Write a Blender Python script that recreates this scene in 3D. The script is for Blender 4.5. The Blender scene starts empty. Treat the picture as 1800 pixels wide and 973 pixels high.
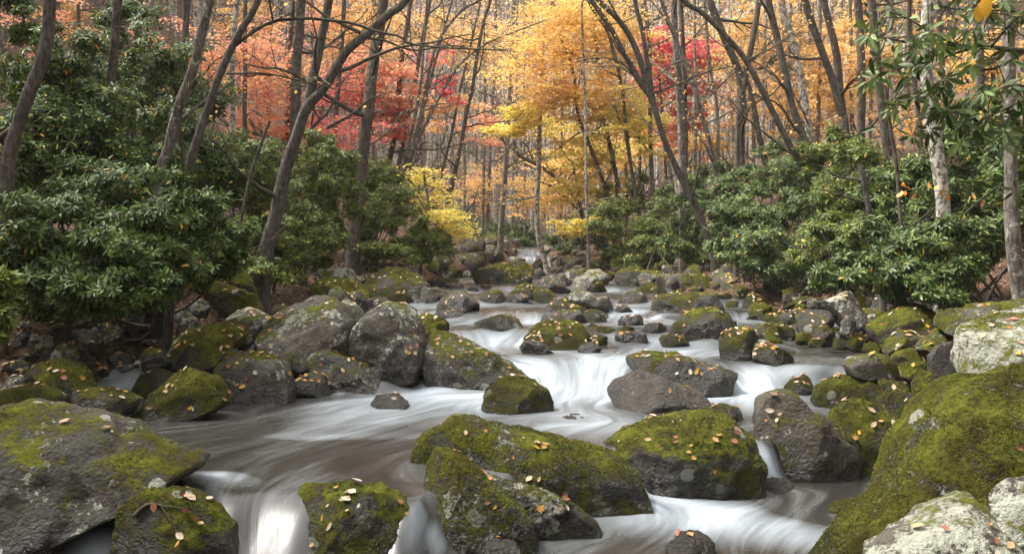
import bpy, math, random
import numpy as np
from mathutils import Vector, Matrix

# ------------------------------------------------------------------ camera, sky, sun, exposure
sc = bpy.context.scene
C = bpy.context.collection
F, CAMZ, HY, CX = 1500.0, 1.7, 470.0, 900.0        # focal length in photo pixels, eye height, horizon row, centre column
cam = bpy.data.cameras.new('camera'); cam_o = bpy.data.objects.new('camera', cam); C.objects.link(cam_o)
cam.sensor_width = 36.0; cam.lens = 36.0 * F / 1800.0; cam.shift_y = (HY - 486.5) / 1800.0
cam.clip_start = 0.05; cam.clip_end = 3000
cam_o.location = (0, 0, CAMZ); cam_o.rotation_euler = (math.radians(90), 0, 0)
sc.camera = cam_o
SUN_EL, SUN_AZ = 58.0, -80.0                       # degrees; azimuth measured from the view direction, + to the right
world = bpy.data.worlds.new("World"); sc.world = world; world.use_nodes = True
wn = world.node_tree.nodes; wl = world.node_tree.links
bg = wn['Background']; bg.inputs[1].default_value = 0.13
sky = wn.new('ShaderNodeTexSky'); sky.sky_type = 'NISHITA'; sky.sun_disc = False
sky.sun_elevation = math.radians(SUN_EL); sky.sun_rotation = math.radians(SUN_AZ)
sky.air_density = 1.0; sky.dust_density = 3.0; sky.ozone_density = 1.0
hs = wn.new('ShaderNodeHueSaturation'); hs.inputs['Saturation'].default_value = 0.10
tint = wn.new('ShaderNodeMix'); tint.data_type = 'RGBA'; tint.blend_type = 'MULTIPLY'; tint.inputs[0].default_value = 1.0; tint.inputs[7].default_value = (1.0, .985, .955, 1)   # milky overcast
wl.new(sky.outputs[0], hs.inputs['Color']); wl.new(hs.outputs[0], tint.inputs[6]); wl.new(tint.outputs[2], bg.inputs[0])
sun = bpy.data.lights.new('sun', 'SUN'); sun.energy = 1.5; sun.angle = math.radians(14); sun.color = (1.0, 0.95, 0.86)
sun_o = bpy.data.objects.new('sun', sun); C.objects.link(sun_o)
sd = Vector((math.sin(math.radians(SUN_AZ)) * math.cos(math.radians(SUN_EL)), math.cos(math.radians(SUN_AZ)) * math.cos(math.radians(SUN_EL)), math.sin(math.radians(SUN_EL))))
sun_o.rotation_euler = sd.to_track_quat('Z', 'Y').to_euler(); sun_o.location = (0, 0, 60)
sc.view_settings.view_transform = 'Standard'; sc.view_settings.look = 'None'
sc.view_settings.exposure = 2.5; sc.view_settings.gamma = 1.0

rng = np.random.default_rng(11)
random.seed(11)

# ------------------------------------------------------------------ numeric helpers
def px(x, y, Y):
    return np.array([(x - CX) / F * Y, Y, CAMZ - (y - HY) / F * Y])
def smooth(t):
    t = np.clip(t, 0, 1); return t * t * (3 - 2 * t)
def _hash(i, j, k, s):
    h = (i * 374761393 + j * 668265263 + k * 2147483647 + s * 1274126177) & 0xFFFFFFFF
    h = ((h ^ (h >> 13)) * 1274126177) & 0xFFFFFFFF
    h = h ^ (h >> 16)
    return (h & 0xFFFF) / 65535.0
def vnoise(p, s=0):
    p = np.asarray(p, float); f = np.floor(p).astype(np.int64); t = p - f; t = t * t * (3 - 2 * t)
    i, j, k = f[..., 0], f[..., 1], f[..., 2]; a, b, c = t[..., 0], t[..., 1], t[..., 2]
    def h(di, dj, dk): return _hash(i + di, j + dj, k + dk, s)
    x00 = h(0,0,0)*(1-a)+h(1,0,0)*a; x10 = h(0,1,0)*(1-a)+h(1,1,0)*a
    x01 = h(0,0,1)*(1-a)+h(1,0,1)*a; x11 = h(0,1,1)*(1-a)+h(1,1,1)*a
    return (x00*(1-b)+x10*b)*(1-c)+(x01*(1-b)+x11*b)*c * 1.0
def fbm(p, o=4, s=0):
    v = 0; a = 0.5; p = np.asarray(p, float)
    for n in range(o):
        v = v + a * (vnoise(p, s + n) * 2 - 1); p = p * 2.03 + 7.1; a *= 0.5
    return v
def catmull(pts, n):
    pts = np.asarray(pts, float)
    if len(pts) < 3:
        t = np.linspace(0, 1, n)[:, None]; return pts[0] * (1 - t) + pts[-1] * t
    P = np.vstack([2 * pts[0] - pts[1], pts, 2 * pts[-1] - pts[-2]])
    u = np.linspace(0, len(pts) - 1 - 1e-6, n); i = u.astype(int); t = (u - i)[:, None]
    p0, p1, p2, p3 = P[i], P[i + 1], P[i + 2], P[i + 3]
    return 0.5 * ((2 * p1) + (p2 - p0) * t + (2 * p0 - 5 * p1 + 4 * p2 - p3) * t ** 2 + (3 * p1 - p0 - 3 * p2 + p3) * t ** 3)
def unit(v):
    v = np.asarray(v, float); return v / np.maximum(np.linalg.norm(v, axis=-1, keepdims=True), 1e-9)

# ------------------------------------------------------------------ mesh helpers
def mesh_arrays(name, verts, facesets, mat=None, col=None, smoothed=True, attrs=None):
    me = bpy.data.meshes.new(name)
    verts = np.asarray(verts, np.float32)
    me.vertices.add(len(verts)); me.vertices.foreach_set('co', verts.ravel())
    facesets = [np.asarray(f, np.int32) for f in facesets if len(f)]
    nl = sum(f.size for f in facesets); npol = sum(len(f) for f in facesets)
    me.loops.add(nl); me.polygons.add(npol)
    me.loops.foreach_set('vertex_index', np.concatenate([f.ravel() for f in facesets]))
    tot = np.concatenate([np.full(len(f), f.shape[1], np.int32) for f in facesets])
    me.polygons.foreach_set('loop_start', np.concatenate([[0], np.cumsum(tot)[:-1]]).astype(np.int32))
    me.polygons.foreach_set('loop_total', tot)
    me.polygons.foreach_set('use_smooth', np.full(npol, smoothed, bool))
    if col is not None:
        a = me.attributes.new('Col', 'FLOAT_COLOR', 'POINT')
        c4 = np.ones((len(verts), 4), np.float32); c4[:, :3] = col; a.data.foreach_set('color', c4.ravel())
    for k, v in (attrs or {}).items():
        a = me.attributes.new(k, 'FLOAT', 'POINT'); a.data.foreach_set('value', np.asarray(v, np.float32))
    if mat: me.materials.append(mat)
    me.update(calc_edges=True)
    return me
def link(name, data, parent=None, loc=(0, 0, 0)):
    o = bpy.data.objects.new(name, data); C.objects.link(o); o.location = tuple(float(v) for v in loc)
    if parent is not None: o.parent = parent
    return o
def tag(o, label, cat, group=None):
    o['label'] = label; o['category'] = cat
    if group: o['group'] = group
    return o
def thing(name, label, cat, loc, group=None):
    return tag(link(name, None, None, loc), label, cat, group)

class Tubes:
    """collects tapered tubes into one mesh"""
    def __init__(s): s.v = []; s.f = []; s.n = 0
    def add(s, pts, rad, sides=6, rough=0.0, cap=True):
        pts = np.asarray(pts, float); rad = np.asarray(rad, float); n = len(pts)
        t = unit(np.gradient(pts, axis=0)); ref = np.array([0.31, 0.93, 0.2]) if abs(t[0][2]) > .6 else np.array([0.1, 0.2, 0.97])
        u = unit(np.cross(t, ref)); w = np.cross(t, u)
        a = np.arange(sides) * 2 * math.pi / sides
        r = rad[:, None] * np.ones((1, sides))
        if rough: r = r * (1 + rough * (fbm(np.stack(np.broadcast_arrays(pts[:, 2:3] * 2.2 + pts[:, :1] * 3, np.cos(a)[None] * 1.3, np.sin(a)[None] * 1.3), -1), 3)))
        v = pts[:, None] + r[..., None] * (np.cos(a)[None, :, None] * u[:, None] + np.sin(a)[None, :, None] * w[:, None])
        s.v.append(v.reshape(-1, 3))
        i = np.arange(n - 1)[:, None] * sides + np.arange(sides)[None]; j = np.arange(n - 1)[:, None] * sides + (np.arange(sides)[None] + 1) % sides
        s.f.append((np.stack([i, j, j + sides, i + sides], -1).reshape(-1, 4)) + s.n)
        s.n += n * sides
    def mesh(s, name, mat, off=(0, 0, 0)):
        return mesh_arrays(name, np.vstack(s.v) - np.asarray(off), [np.vstack(s.f)], mat)

LEAF_HI = np.array([[0, 0, 0], [-.42, .34, .10], [.42, .34, .10], [-.40, .70, .06], [.40, .70, .06], [0, 1, -.10], [0, .34, 0], [0, .70, -.03]])
LEAF_HI_T = np.array([[0, 6, 1], [0, 2, 6], [3, 7, 5], [7, 4, 5]]); LEAF_HI_Q = np.array([[1, 6, 7, 3], [6, 2, 4, 7]])
LEAF_LO = np.array([[0, 0, 0], [.5, .5, .05], [0, 1, -.05], [-.5, .5, .05]]); LEAF_LO_Q = np.array([[0, 1, 2, 3]])
def leaf_mesh(name, pos, d, nrm, L, W, col, mat, hi=False, off=(0, 0, 0)):
    """joined leaves: pos base point, d along the leaf, nrm leaf normal"""
    base = LEAF_HI if hi else LEAF_LO; k = len(base); n = len(pos)
    d = unit(d); s = unit(np.cross(d, nrm)); nn = np.cross(s, d)
    L = np.broadcast_to(L, n)[:, None, None]; W = np.broadcast_to(W, n)[:, None, None]
    v = pos[:, None] + base[None, :, 0:1] * W * s[:, None] + base[None, :, 1:2] * L * d[:, None] + base[None, :, 2:3] * W * 1.6 * nn[:, None]
    o = (np.arange(n) * k)[:, None, None]
    fs = [(LEAF_HI_T[None] + o).reshape(-1, 3), (LEAF_HI_Q[None] + o).reshape(-1, 4)] if hi else [(LEAF_LO_Q[None] + o).reshape(-1, 4)]
    return mesh_arrays(name, v.reshape(-1, 3) - np.asarray(off), fs, mat, np.repeat(col, k, 0), smoothed=hi)

# ------------------------------------------------------------------ materials
def mat_new(name):
    m = bpy.data.materials.new(name); m.use_nodes = True
    return m, m.node_tree.nodes, m.node_tree.links, m.node_tree.nodes['Principled BSDF']
class NT:
    def __init__(s, m): s.n = m.node_tree.nodes; s.l = m.node_tree.links
    def put(s, sock, v):
        if isinstance(v, (int, float)): sock.default_value = v
        elif isinstance(v, tuple): sock.default_value = v if len(v) == len(sock.default_value) else (*v, 1)
        else: s.l.new(v, sock)
    def math(s, op, a, b=0.0, c=None, clamp=False):
        n = s.n.new('ShaderNodeMath'); n.operation = op; n.use_clamp = clamp; s.put(n.inputs[0], a); s.put(n.inputs[1], b)
        if c is not None: s.put(n.inputs[2], c)
        return n.outputs[0]
    def mix(s, f, a, b):
        n = s.n.new('ShaderNodeMix'); n.data_type = 'RGBA'; s.put(n.inputs[0], f); s.put(n.inputs[6], a); s.put(n.inputs[7], b); return n.outputs[2]
    def ramp(s, v, lo, hi):
        n = s.n.new('ShaderNodeMapRange'); n.interpolation_type = 'SMOOTHSTEP'; s.put(n.inputs[0], v); n.inputs[1].default_value = lo; n.inputs[2].default_value = hi; return n.outputs[0]
    def noise(s, vec, scale, detail=3.0, rough=0.55, dist=0.0):
        n = s.n.new('ShaderNodeTexNoise'); s.put(n.inputs['Vector'], vec); n.inputs['Scale'].default_value = scale; n.inputs['Detail'].default_value = detail
        n.inputs['Roughness'].default_value = rough; n.inputs['Distortion'].default_value = dist; return n.outputs[0]
    def vor(s, vec, scale):
        n = s.n.new('ShaderNodeTexVoronoi'); s.put(n.inputs['Vector'], vec); n.inputs['Scale'].default_value = scale; return n.outputs[0]
    def vec(s, op, a, b):
        n = s.n.new('ShaderNodeVectorMath'); n.operation = op; s.put(n.inputs[0], a); s.put(n.inputs[1], b); return n.outputs[0]
    def attr(s, name, t='GEOMETRY', out='Fac'):
        n = s.n.new('ShaderNodeAttribute'); n.attribute_type = t; n.attribute_name = name; return n.outputs[out]
    def bump(s, h, strength, dist):
        n = s.n.new('ShaderNodeBump'); s.put(n.inputs['Height'], h); n.inputs['Strength'].default_value = strength; n.inputs['Distance'].default_value = dist; return n.outputs[0]

def rock_material():
    m, n, l, b = mat_new('mossy_rock'); t = NT(m)
    g = n.new('ShaderNodeNewGeometry'); oi = n.new('ShaderNodeObjectInfo')
    comb = n.new('ShaderNodeCombineXYZ')
    for i in range(3): t.put(comb.inputs[i], t.math('MULTIPLY', oi.outputs['Random'], (37.0, 91.0, 53.0)[i]))
    P = t.vec('ADD', g.outputs['Position'], comb.outputs[0])
    sep = n.new('ShaderNodeSeparateXYZ'); l.new(g.outputs['Normal'], sep.inputs[0]); up = sep.outputs[2]
    sp = n.new('ShaderNodeSeparateXYZ'); l.new(g.outputs['Position'], sp.inputs[0]); z = sp.outputs[2]
    moss_a = t.attr('moss', 'OBJECT'); lich_a = t.attr('lichen', 'OBJECT'); wl_a = t.attr('waterline', 'OBJECT'); tone = t.attr('tone', 'OBJECT')
    big = t.noise(P, 1.7, 3); mid = t.noise(P, 6.0, 4, .6); fine = t.noise(P, 38.0, 4, .65); grain = t.noise(P, 160.0, 2, .6)
    rock = t.mix(t.ramp(mid, .3, .7), (.014, .0115, .0085), (.078, .066, .049))
    rock = t.mix(t.ramp(fine, .35, .7), rock, t.mix(.5, rock, (.15, .14, .115)))
    rock = t.mix(t.math('MULTIPLY', t.ramp(t.noise(P, 2.6, 3), .5, .75), .55), rock, (.075, .045, .022))   # rusty stain
    rock = t.mix(1.0, rock, rock)
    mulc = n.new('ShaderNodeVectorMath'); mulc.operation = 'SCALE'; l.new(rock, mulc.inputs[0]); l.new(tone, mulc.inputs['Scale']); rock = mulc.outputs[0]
    # lichen: pale crusts in blotches
    lv = t.math('ADD', t.math('MULTIPLY', t.noise(P, 3.4, 5, .7), .85), t.math('MULTIPLY', t.noise(P, 15.0, 4, .75), .72))
    lm = t.ramp(t.math('ADD', t.math('ADD', lv, t.math('MULTIPLY', lich_a, .40)), t.math('MULTIPLY', up, .10)), 1.06, 1.13)
    lcol = t.mix(fine, (.22, .23, .165), (.40, .40, .34))
    base = t.mix(lm, rock, lcol)
    vn = n.new('ShaderNodeTexVoronoi'); l.new(t.vec('ADD', P, t.vec('MULTIPLY', t.noise(P, 9.0, 3), (.06, .06, .06))), vn.inputs['Vector']); vn.inputs['Scale'].default_value = 4.2
    sc3 = n.new('ShaderNodeSeparateColor'); l.new(vn.outputs['Color'], sc3.inputs[0])
    disc = t.math('MULTIPLY', t.math('SUBTRACT', 1.0, t.ramp(t.math('DIVIDE', vn.outputs['Distance'], t.math('ADD', .10, t.math('MULTIPLY', sc3.outputs[1], .22))), .8, 1.0)), t.ramp(t.math('ADD', sc3.outputs[0], t.math('MULTIPLY', lich_a, .22)), .86, .88))   # round crusts
    # moss: on what faces up, patchy
    mv = t.math('ADD', t.math('MULTIPLY', up, .66), t.math('ADD', t.math('MULTIPLY', t.math('SUBTRACT', big, .5), 2.0), t.math('MULTIPLY', t.math('SUBTRACT', mid, .5), 2.0)))
    mv = t.math('ADD', mv, t.math('MULTIPLY', t.math('SUBTRACT', fine, .5), 1.5))
    mm = t.ramp(t.math('ADD', mv, t.math('SUBTRACT', t.math('MULTIPLY', moss_a, 1.25), 1.12)), -.22, .30)
    mcol = t.mix(t.ramp(t.math('ADD', t.math('MULTIPLY', mid, .5), t.math('MULTIPLY', fine, .5)), .36, .64), (.016, .020, .004), (.150, .158, .022))
    mcol = t.mix(t.math('MULTIPLY', t.ramp(t.noise(P, 3.1, 4, .65), .42, .66), .7), mcol, t.mix(fine, (.020, .014, .005), (.070, .052, .014)))
    mcol = t.mix(t.math('MULTIPLY', t.ramp(grain, .55, .75), .4), mcol, (.17, .17, .045))
    base = t.mix(mm, base, mcol)
    base = t.mix(t.math('MULTIPLY', disc, .85), base, t.mix(fine, (.24, .25, .19), (.44, .45, .38)))
    # wet band above the water line
    hz = t.math('SUBTRACT', t.math('SUBTRACT', z, wl_a), t.math('MULTIPLY', t.math('SUBTRACT', mid, .5), .22))
    wet = t.math('SUBTRACT', 1.0, t.ramp(hz, .03, .34))
    wa = t.attr('wet', 'OBJECT'); wet = t.math('MAXIMUM', wet, t.math('MULTIPLY', wa, t.math('SUBTRACT', 1.0, t.math('MULTIPLY', mm, .8))))
    base = t.mix(t.math('MULTIPLY', wet, .72), base, t.mix(.8, base, (.012, .010, .008)))
    l.new(base, b.inputs['Base Color'])
    t.put(b.inputs['Roughness'], t.math('SUBTRACT', t.math('ADD', .72, t.math('MULTIPLY', mm, .25)), t.math('MULTIPLY', wet, .5)))
    t.put(b.inputs['Specular IOR Level'], t.math('SUBTRACT', .42, t.math('MULTIPLY', mm, .37)))
    h = t.math('ADD', t.math('MULTIPLY', mid, .6), t.math('ADD', t.math('MULTIPLY', fine, .35), t.math('MULTIPLY', grain, t.math('ADD', .06, t.math('MULTIPLY', mm, .16)))))
    l.new(t.bump(h, 1.0, .09), b.inputs['Normal'])
    return m
def bark_material(name, dark, light, patch, amount, rough_scale=1.0):
    m, n, l, b = mat_new(name); t = NT(m)
    g = n.new('ShaderNodeNewGeometry'); oi = n.new('ShaderNodeObjectInfo')
    P = g.outputs['Position']
    st = t.vec('MULTIPLY', P, (1, 1, .28))
    a = t.noise(st, 30 * rough_scale, 4, .65); bb = t.noise(P, 5, 3); c = t.noise(P, 11, 4, .7)
    col = t.mix(t.ramp(a, .3, .7), dark, light)
    col = t.mix(t.math('MULTIPLY', t.ramp(bb, .4, .7), .45), col, tuple(v * .55 for v in dark))
    col = t.mix(t.ramp(c, .66 - amount, .74 - amount), col, patch)
    sep = n.new('ShaderNodeSeparateXYZ'); l.new(g.outputs['Normal'], sep.inputs[0])
    mg = t.ramp(t.math('ADD', t.math('MULTIPLY', sep.outputs[2], .8), t.noise(P, 4.3, 4, .65)), .72, .98)
    col = t.mix(t.math('MULTIPLY', mg, .75), col, (.055, .062, .012))
    l.new(col, b.inputs['Base Color']); b.inputs['Roughness'].default_value = .85; b.inputs['Specular IOR Level'].default_value = .2
    l.new(t.bump(a, .8, .02), b.inputs['Normal'])
    return m
def leaf_material(name, rough, spec, trans):
    m, n, l, b = mat_new(name); t = NT(m); col = t.attr('Col', out='Color')
    l.new(col, b.inputs['Base Color']); b.inputs['Roughness'].default_value = rough; b.inputs['Specular IOR Level'].default_value = spec
    tr = n.new('ShaderNodeBsdfTranslucent'); l.new(col, tr.inputs[0]); mx = n.new('ShaderNodeMixShader'); mx.inputs[0].default_value = trans
    l.new(b.outputs[0], mx.inputs[1]); l.new(tr.outputs[0], mx.inputs[2]); l.new(mx.outputs[0], n['Material Output'].inputs[0])
    return m
M_ROCK = rock_material()
BARK = {'dark': bark_material('dark_bark', (.044, .037, .031), (.155, .135, .115), (.20, .20, .17), .04),
        'brown': bark_material('brown_bark', (.040, .031, .025), (.160, .130, .105), (.24, .22, .19), .05),
        'grey': bark_material('grey_bark', (.060, .052, .044), (.225, .20, .172), (.33, .32, .28), .10),
        'pale': bark_material('pale_mottled_bark', (.07, .056, .044), (.27, .235, .20), (.46, .43, .38), .20)}
M_RHODO = leaf_material('glossy_evergreen_leaf', .44, .25, .25)
M_AUTUMN = leaf_material('autumn_leaf', .6, .2, .48)
M_FALLEN = leaf_material('fallen_leaf', .55, .35, .1)
def ground_material():
    m, n, l, b = mat_new('forest_floor'); t = NT(m); g = n.new('ShaderNodeNewGeometry'); P = g.outputs['Position']
    a = t.noise(P, 14, 4, .7); v = t.vor(P, 26); c = t.noise(P, 1.1, 3)
    col = t.mix(t.ramp(a, .35, .7), (.012, .008, .005), (.065, .034, .017))
    col = t.mix(t.math('MULTIPLY', t.ramp(v, .05, .4), .5), (.13, .065, .027), col)
    col = t.mix(t.math('MULTIPLY', t.ramp(c, .5, .7), .6), col, (.020, .022, .006))
    l.new(col, b.inputs['Base Color']); b.inputs['Roughness'].default_value = .9; l.new(t.bump(a, .7, .08), b.inputs['Normal'])
    return m
def water_material():
    m, n, l, b = mat_new('silky_stream_water'); t = NT(m)
    psi = t.attr('psi'); along = t.attr('along'); foam = t.attr('foam'); pool = t.attr('deep')
    def flow(ax, ay):
        c = n.new('ShaderNodeCombineXYZ'); t.put(c.inputs[0], t.math('MULTIPLY', psi, ax)); t.put(c.inputs[1], t.math('MULTIPLY', along, ay)); return c.outputs[0]
    s1 = t.noise(flow(46, 1.1), 1.0, 4, .6, .6); s2 = t.noise(flow(150, 1.7), 1.0, 3, .6, .5); s3 = t.noise(flow(14, .55), 1.0, 4, .55, .5)
    st = t.math('ADD', t.math('ADD', t.math('MULTIPLY', s1, .40), t.math('MULTIPLY', s2, .09)), t.math('MULTIPLY', s3, .61))   # ~ .55 mean
    ff = t.math('SUBTRACT', 1.0, t.math('POWER', 2.718, t.math('MULTIPLY', t.math('MAXIMUM', foam, 0.0), -1.15)))
    w = t.math('MULTIPLY', ff, t.math('ADD', t.math('MULTIPLY', st, 3.4), -.92)); w = t.math('ADD', w, t.math('MULTIPLY', t.ramp(st, .50, .78), .17))
    fm = t.math('MINIMUM', t.math('MAXIMUM', w, 0.0), .95)
    dark = t.mix(t.ramp(st, .40, .72), (.018, .0165, .0145), (.064, .062, .058))
    dark = t.mix(t.math('MULTIPLY', t.ramp(t.noise(flow(10, 1.6), 1.0, 4, .6, .8), .45, .72), .7), dark, (.032, .031, .024))
    col = t.mix(fm, dark, (.335, .38, .425))
    l.new(col, b.inputs['Base Color'])
    t.put(b.inputs['Roughness'], t.math('ADD', .24, t.math('MULTIPLY', fm, .5))); b.inputs['IOR'].default_value = 1.33
    b.inputs['Specular IOR Level'].default_value = .5
    l.new(t.bump(st, .10, .05), b.inputs['Normal'])
    return m
M_GROUND = ground_material(); M_WATER = water_material()

# ------------------------------------------------------------------ the stream's levels and the banks
STEPS = [  # polyline of the step across the stream (X, Y), drop, half width polyline
    ([(-7, 6.2), (-3.1, 5.6), (-2.75, 4.65), (-2.2, 4.6), (-1.9, 4.95), (-1.57, 5.02), (-.6, 5.1), (.2, 5.8), (1.2, 6.6), (2.06, 7.02), (3, 7.4), (6, 7.6)], .30, [(-2, .30), (-1.2, .34), (0, .26), (2, .12)]),
    ([(-7, 9.6), (-2, 9.75), (-1, 9.9), (.1, 10.0), (.8, 10.1), (1.6, 9.75), (2.2, 9.6), (3.2, 9.65), (6, 9.9)], .28, [(-2, .4), (.3, .75), (1.2, .6), (2.4, .3), (4, .22)]),
    ([(-7, 12.2), (-1, 12.2), (0, 12.5), (1, 12.1), (2.4, 12.0), (4, 12.6), (7, 12.6)], .20, [(-1, .4), (2, .5)]),
    ([(-7, 14.6), (-1, 14.6), (1, 14.9), (3, 14.4), (7, 14.8)], .16, [(0, .35)]),
    ([(-7, 17.3), (-1, 17.0), (1, 17.4), (3, 16.9), (7, 17.4)], .16, [(0, .4)]),
    ([(-9, 21.2), (-1, 20.8), (1, 21.3), (3, 20.8), (9, 21)], .15, [(0, .5)]),
    ([(-9, 26), (9, 26)], .13, [(0, 1.0)]), ([(-9, 33), (0, 32.5), (9, 33)], .35, [(0, 1.2)]),
    ([(-9, 38), (0, 38), (9, 38)], .45, [(0, 1.3)]), ([(-9, 42), (9, 42.5)], .45, [(0, 1.0)])]
def jag(X, k):
    return .16 * np.sin(X * 2.3 + k * 1.7) + .10 * np.sin(X * 5.1 + k) + .05 * np.sin(X * 11.7 + 2 * k)
def W(X, Y):
    X = np.asarray(X, float); Y = np.asarray(Y, float); z = np.zeros(np.broadcast(X, Y).shape)
    for k, (pl, dz, wd) in enumerate(STEPS):
        p = np.array(pl); w = np.array(wd); y0 = np.interp(X, p[:, 0], p[:, 1]) + jag(X, k); hw = np.interp(X, w[:, 0], w[:, 1])
        z = z + dz * smooth((Y - y0) / (2 * hw) + .5)
    return z + .045 * np.maximum(0, Y - 44) - .03 * np.maximum(0, 3.5 - Y)
EL = np.array([(-12, -5), (4, -4.9), (6, -4.6), (9, -4.1), (12, -3.4), (17, -2.9), (22, -2.5), (28, -1.5), (34, -.1), (42, .45), (60, .6)], float)
ER = np.array([(-12, 3.2), (4, 2.6), (7, 3.4), (9, 3.7), (10.5, 4.3), (12.5, 5.0), (15, 4.6), (18, 3.8), (22, 3.0), (28, 2.3), (34, 1.7), (42, 1.35), (60, 1.5)], float)
def eL(Y): return np.interp(Y, EL[:, 0], EL[:, 1])
def eR(Y): return np.interp(Y, ER[:, 0], ER[:, 1])
def G(X, Y, rough=True):
    X = np.asarray(X, float); Y = np.asarray(Y, float)
    dl = eL(Y) - X; dr = X - eR(Y); d = np.maximum(dl, dr)
    base = W(np.clip(X, eL(Y), eR(Y)), Y) - .38; d = d + 2.2 * smooth((Y - 23) / 9) * np.clip(d, 0, .5)
    slope = np.where(dl > dr, .26, np.interp(Y, [8, 12, 18, 26], [.34, .22, .10, .12]))
    dd = np.maximum(0, d)
    z = base + .55 * smooth(dd / 1.1) + slope * np.maximum(0, dd - .4) + .34 * np.maximum(0, dd - 6) + .25 * np.maximum(0, dd - 16)
    z = z + .58 * np.maximum(0, Y - 66) * smooth((Y - 60) / 40)
    z = np.where(Y > 60, np.minimum(z, 110 + .02 * Y), z)
    if rough:
        p = np.stack(np.broadcast_arrays(X, Y, 0 * X), -1)
        z = z + .09 * fbm(p * .9, 4, 3) * (0.35 + smooth(dd / 2)) + 1.4 * fbm(p * .035, 3, 5) * smooth((dd - 8) / 20)
    return z

# ground: one sheet, fine near the stream, out past the ridge
u = np.linspace(-1, 1, 331); gx = 5.5 * u + 190 * np.sign(u) * np.abs(u) ** 5
v = np.linspace(0, 1, 360); gy = -30 + 34 * v + 290 * v ** 3.2
GX, GY = np.meshgrid(gx, gy)
GZ = G(GX, GY)
i = (np.arange(len(gy) - 1)[:, None] * len(gx) + np.arange(len(gx) - 1)[None])
gq = np.stack([i, i + 1, i + len(gx) + 1, i + len(gx)], -1).reshape(-1, 4)
o = link('forest_floor', mesh_arrays('forest_floor', np.stack([GX, GY, GZ], -1).reshape(-1, 3), [gq], M_GROUND)); o['kind'] = 'structure'

# ------------------------------------------------------------------ boulders
def ico(level):
    import bmesh
    bm = bmesh.new(); bmesh.ops.create_icosphere(bm, subdivisions=level, radius=1.0)
    vv = np.array([x.co[:] for x in bm.verts]); ff = np.array([[q.index for q in f.verts] for f in bm.faces]); bm.free(); return vv, ff
ICO = {k: ico(k) for k in (3, 4, 5, 6)}
def base_depth(x, y, bank):
    Ys = np.arange(3.6, 62, .02); X = (x - CX) / F * Ys
    s = W(X, Ys) if not bank else np.maximum(W(X, Ys), G(X, Ys, False))
    yy = HY - (s - CAMZ) / Ys * F
    ok = np.where(yy <= y)[0]
    return Ys[ok[0]] if len(ok) else 60.0
ROCKS = []          # (object, verts world, faces, face normals) kept for the leaves that lie on them
FOOT = []           # footprints in the water
def poly_of(spec, r):
    q = [tuple(float(a) for a in w.split(',')) for w in spec.split()]
    if len(q) > 2: return np.array(q)
    (x0, y0), (x1, y1) = q; cx, cy, rx, ry = (x0 + x1) / 2, y1 - (y1 - y0) * .42, (x1 - x0) / 2, (y1 - y0)
    th = np.linspace(0, 2 * math.pi, 22, endpoint=False); c, s = np.cos(th), np.sin(th); e = r.uniform(.65, .95); sk = r.uniform(-.35, .35)
    ux = np.sign(c) * np.abs(c) ** e; uy = np.sign(s) * np.abs(s) ** e
    up = np.where(uy > 0, .58, .42) * ry
    jit = 1 + .07 * np.array([r.normal() for _ in th])
    return np.stack([cx + rx * (ux * jit + sk * np.maximum(uy, 0) * .5), cy - up * uy * jit], -1)
ROCK_N = 0
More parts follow.
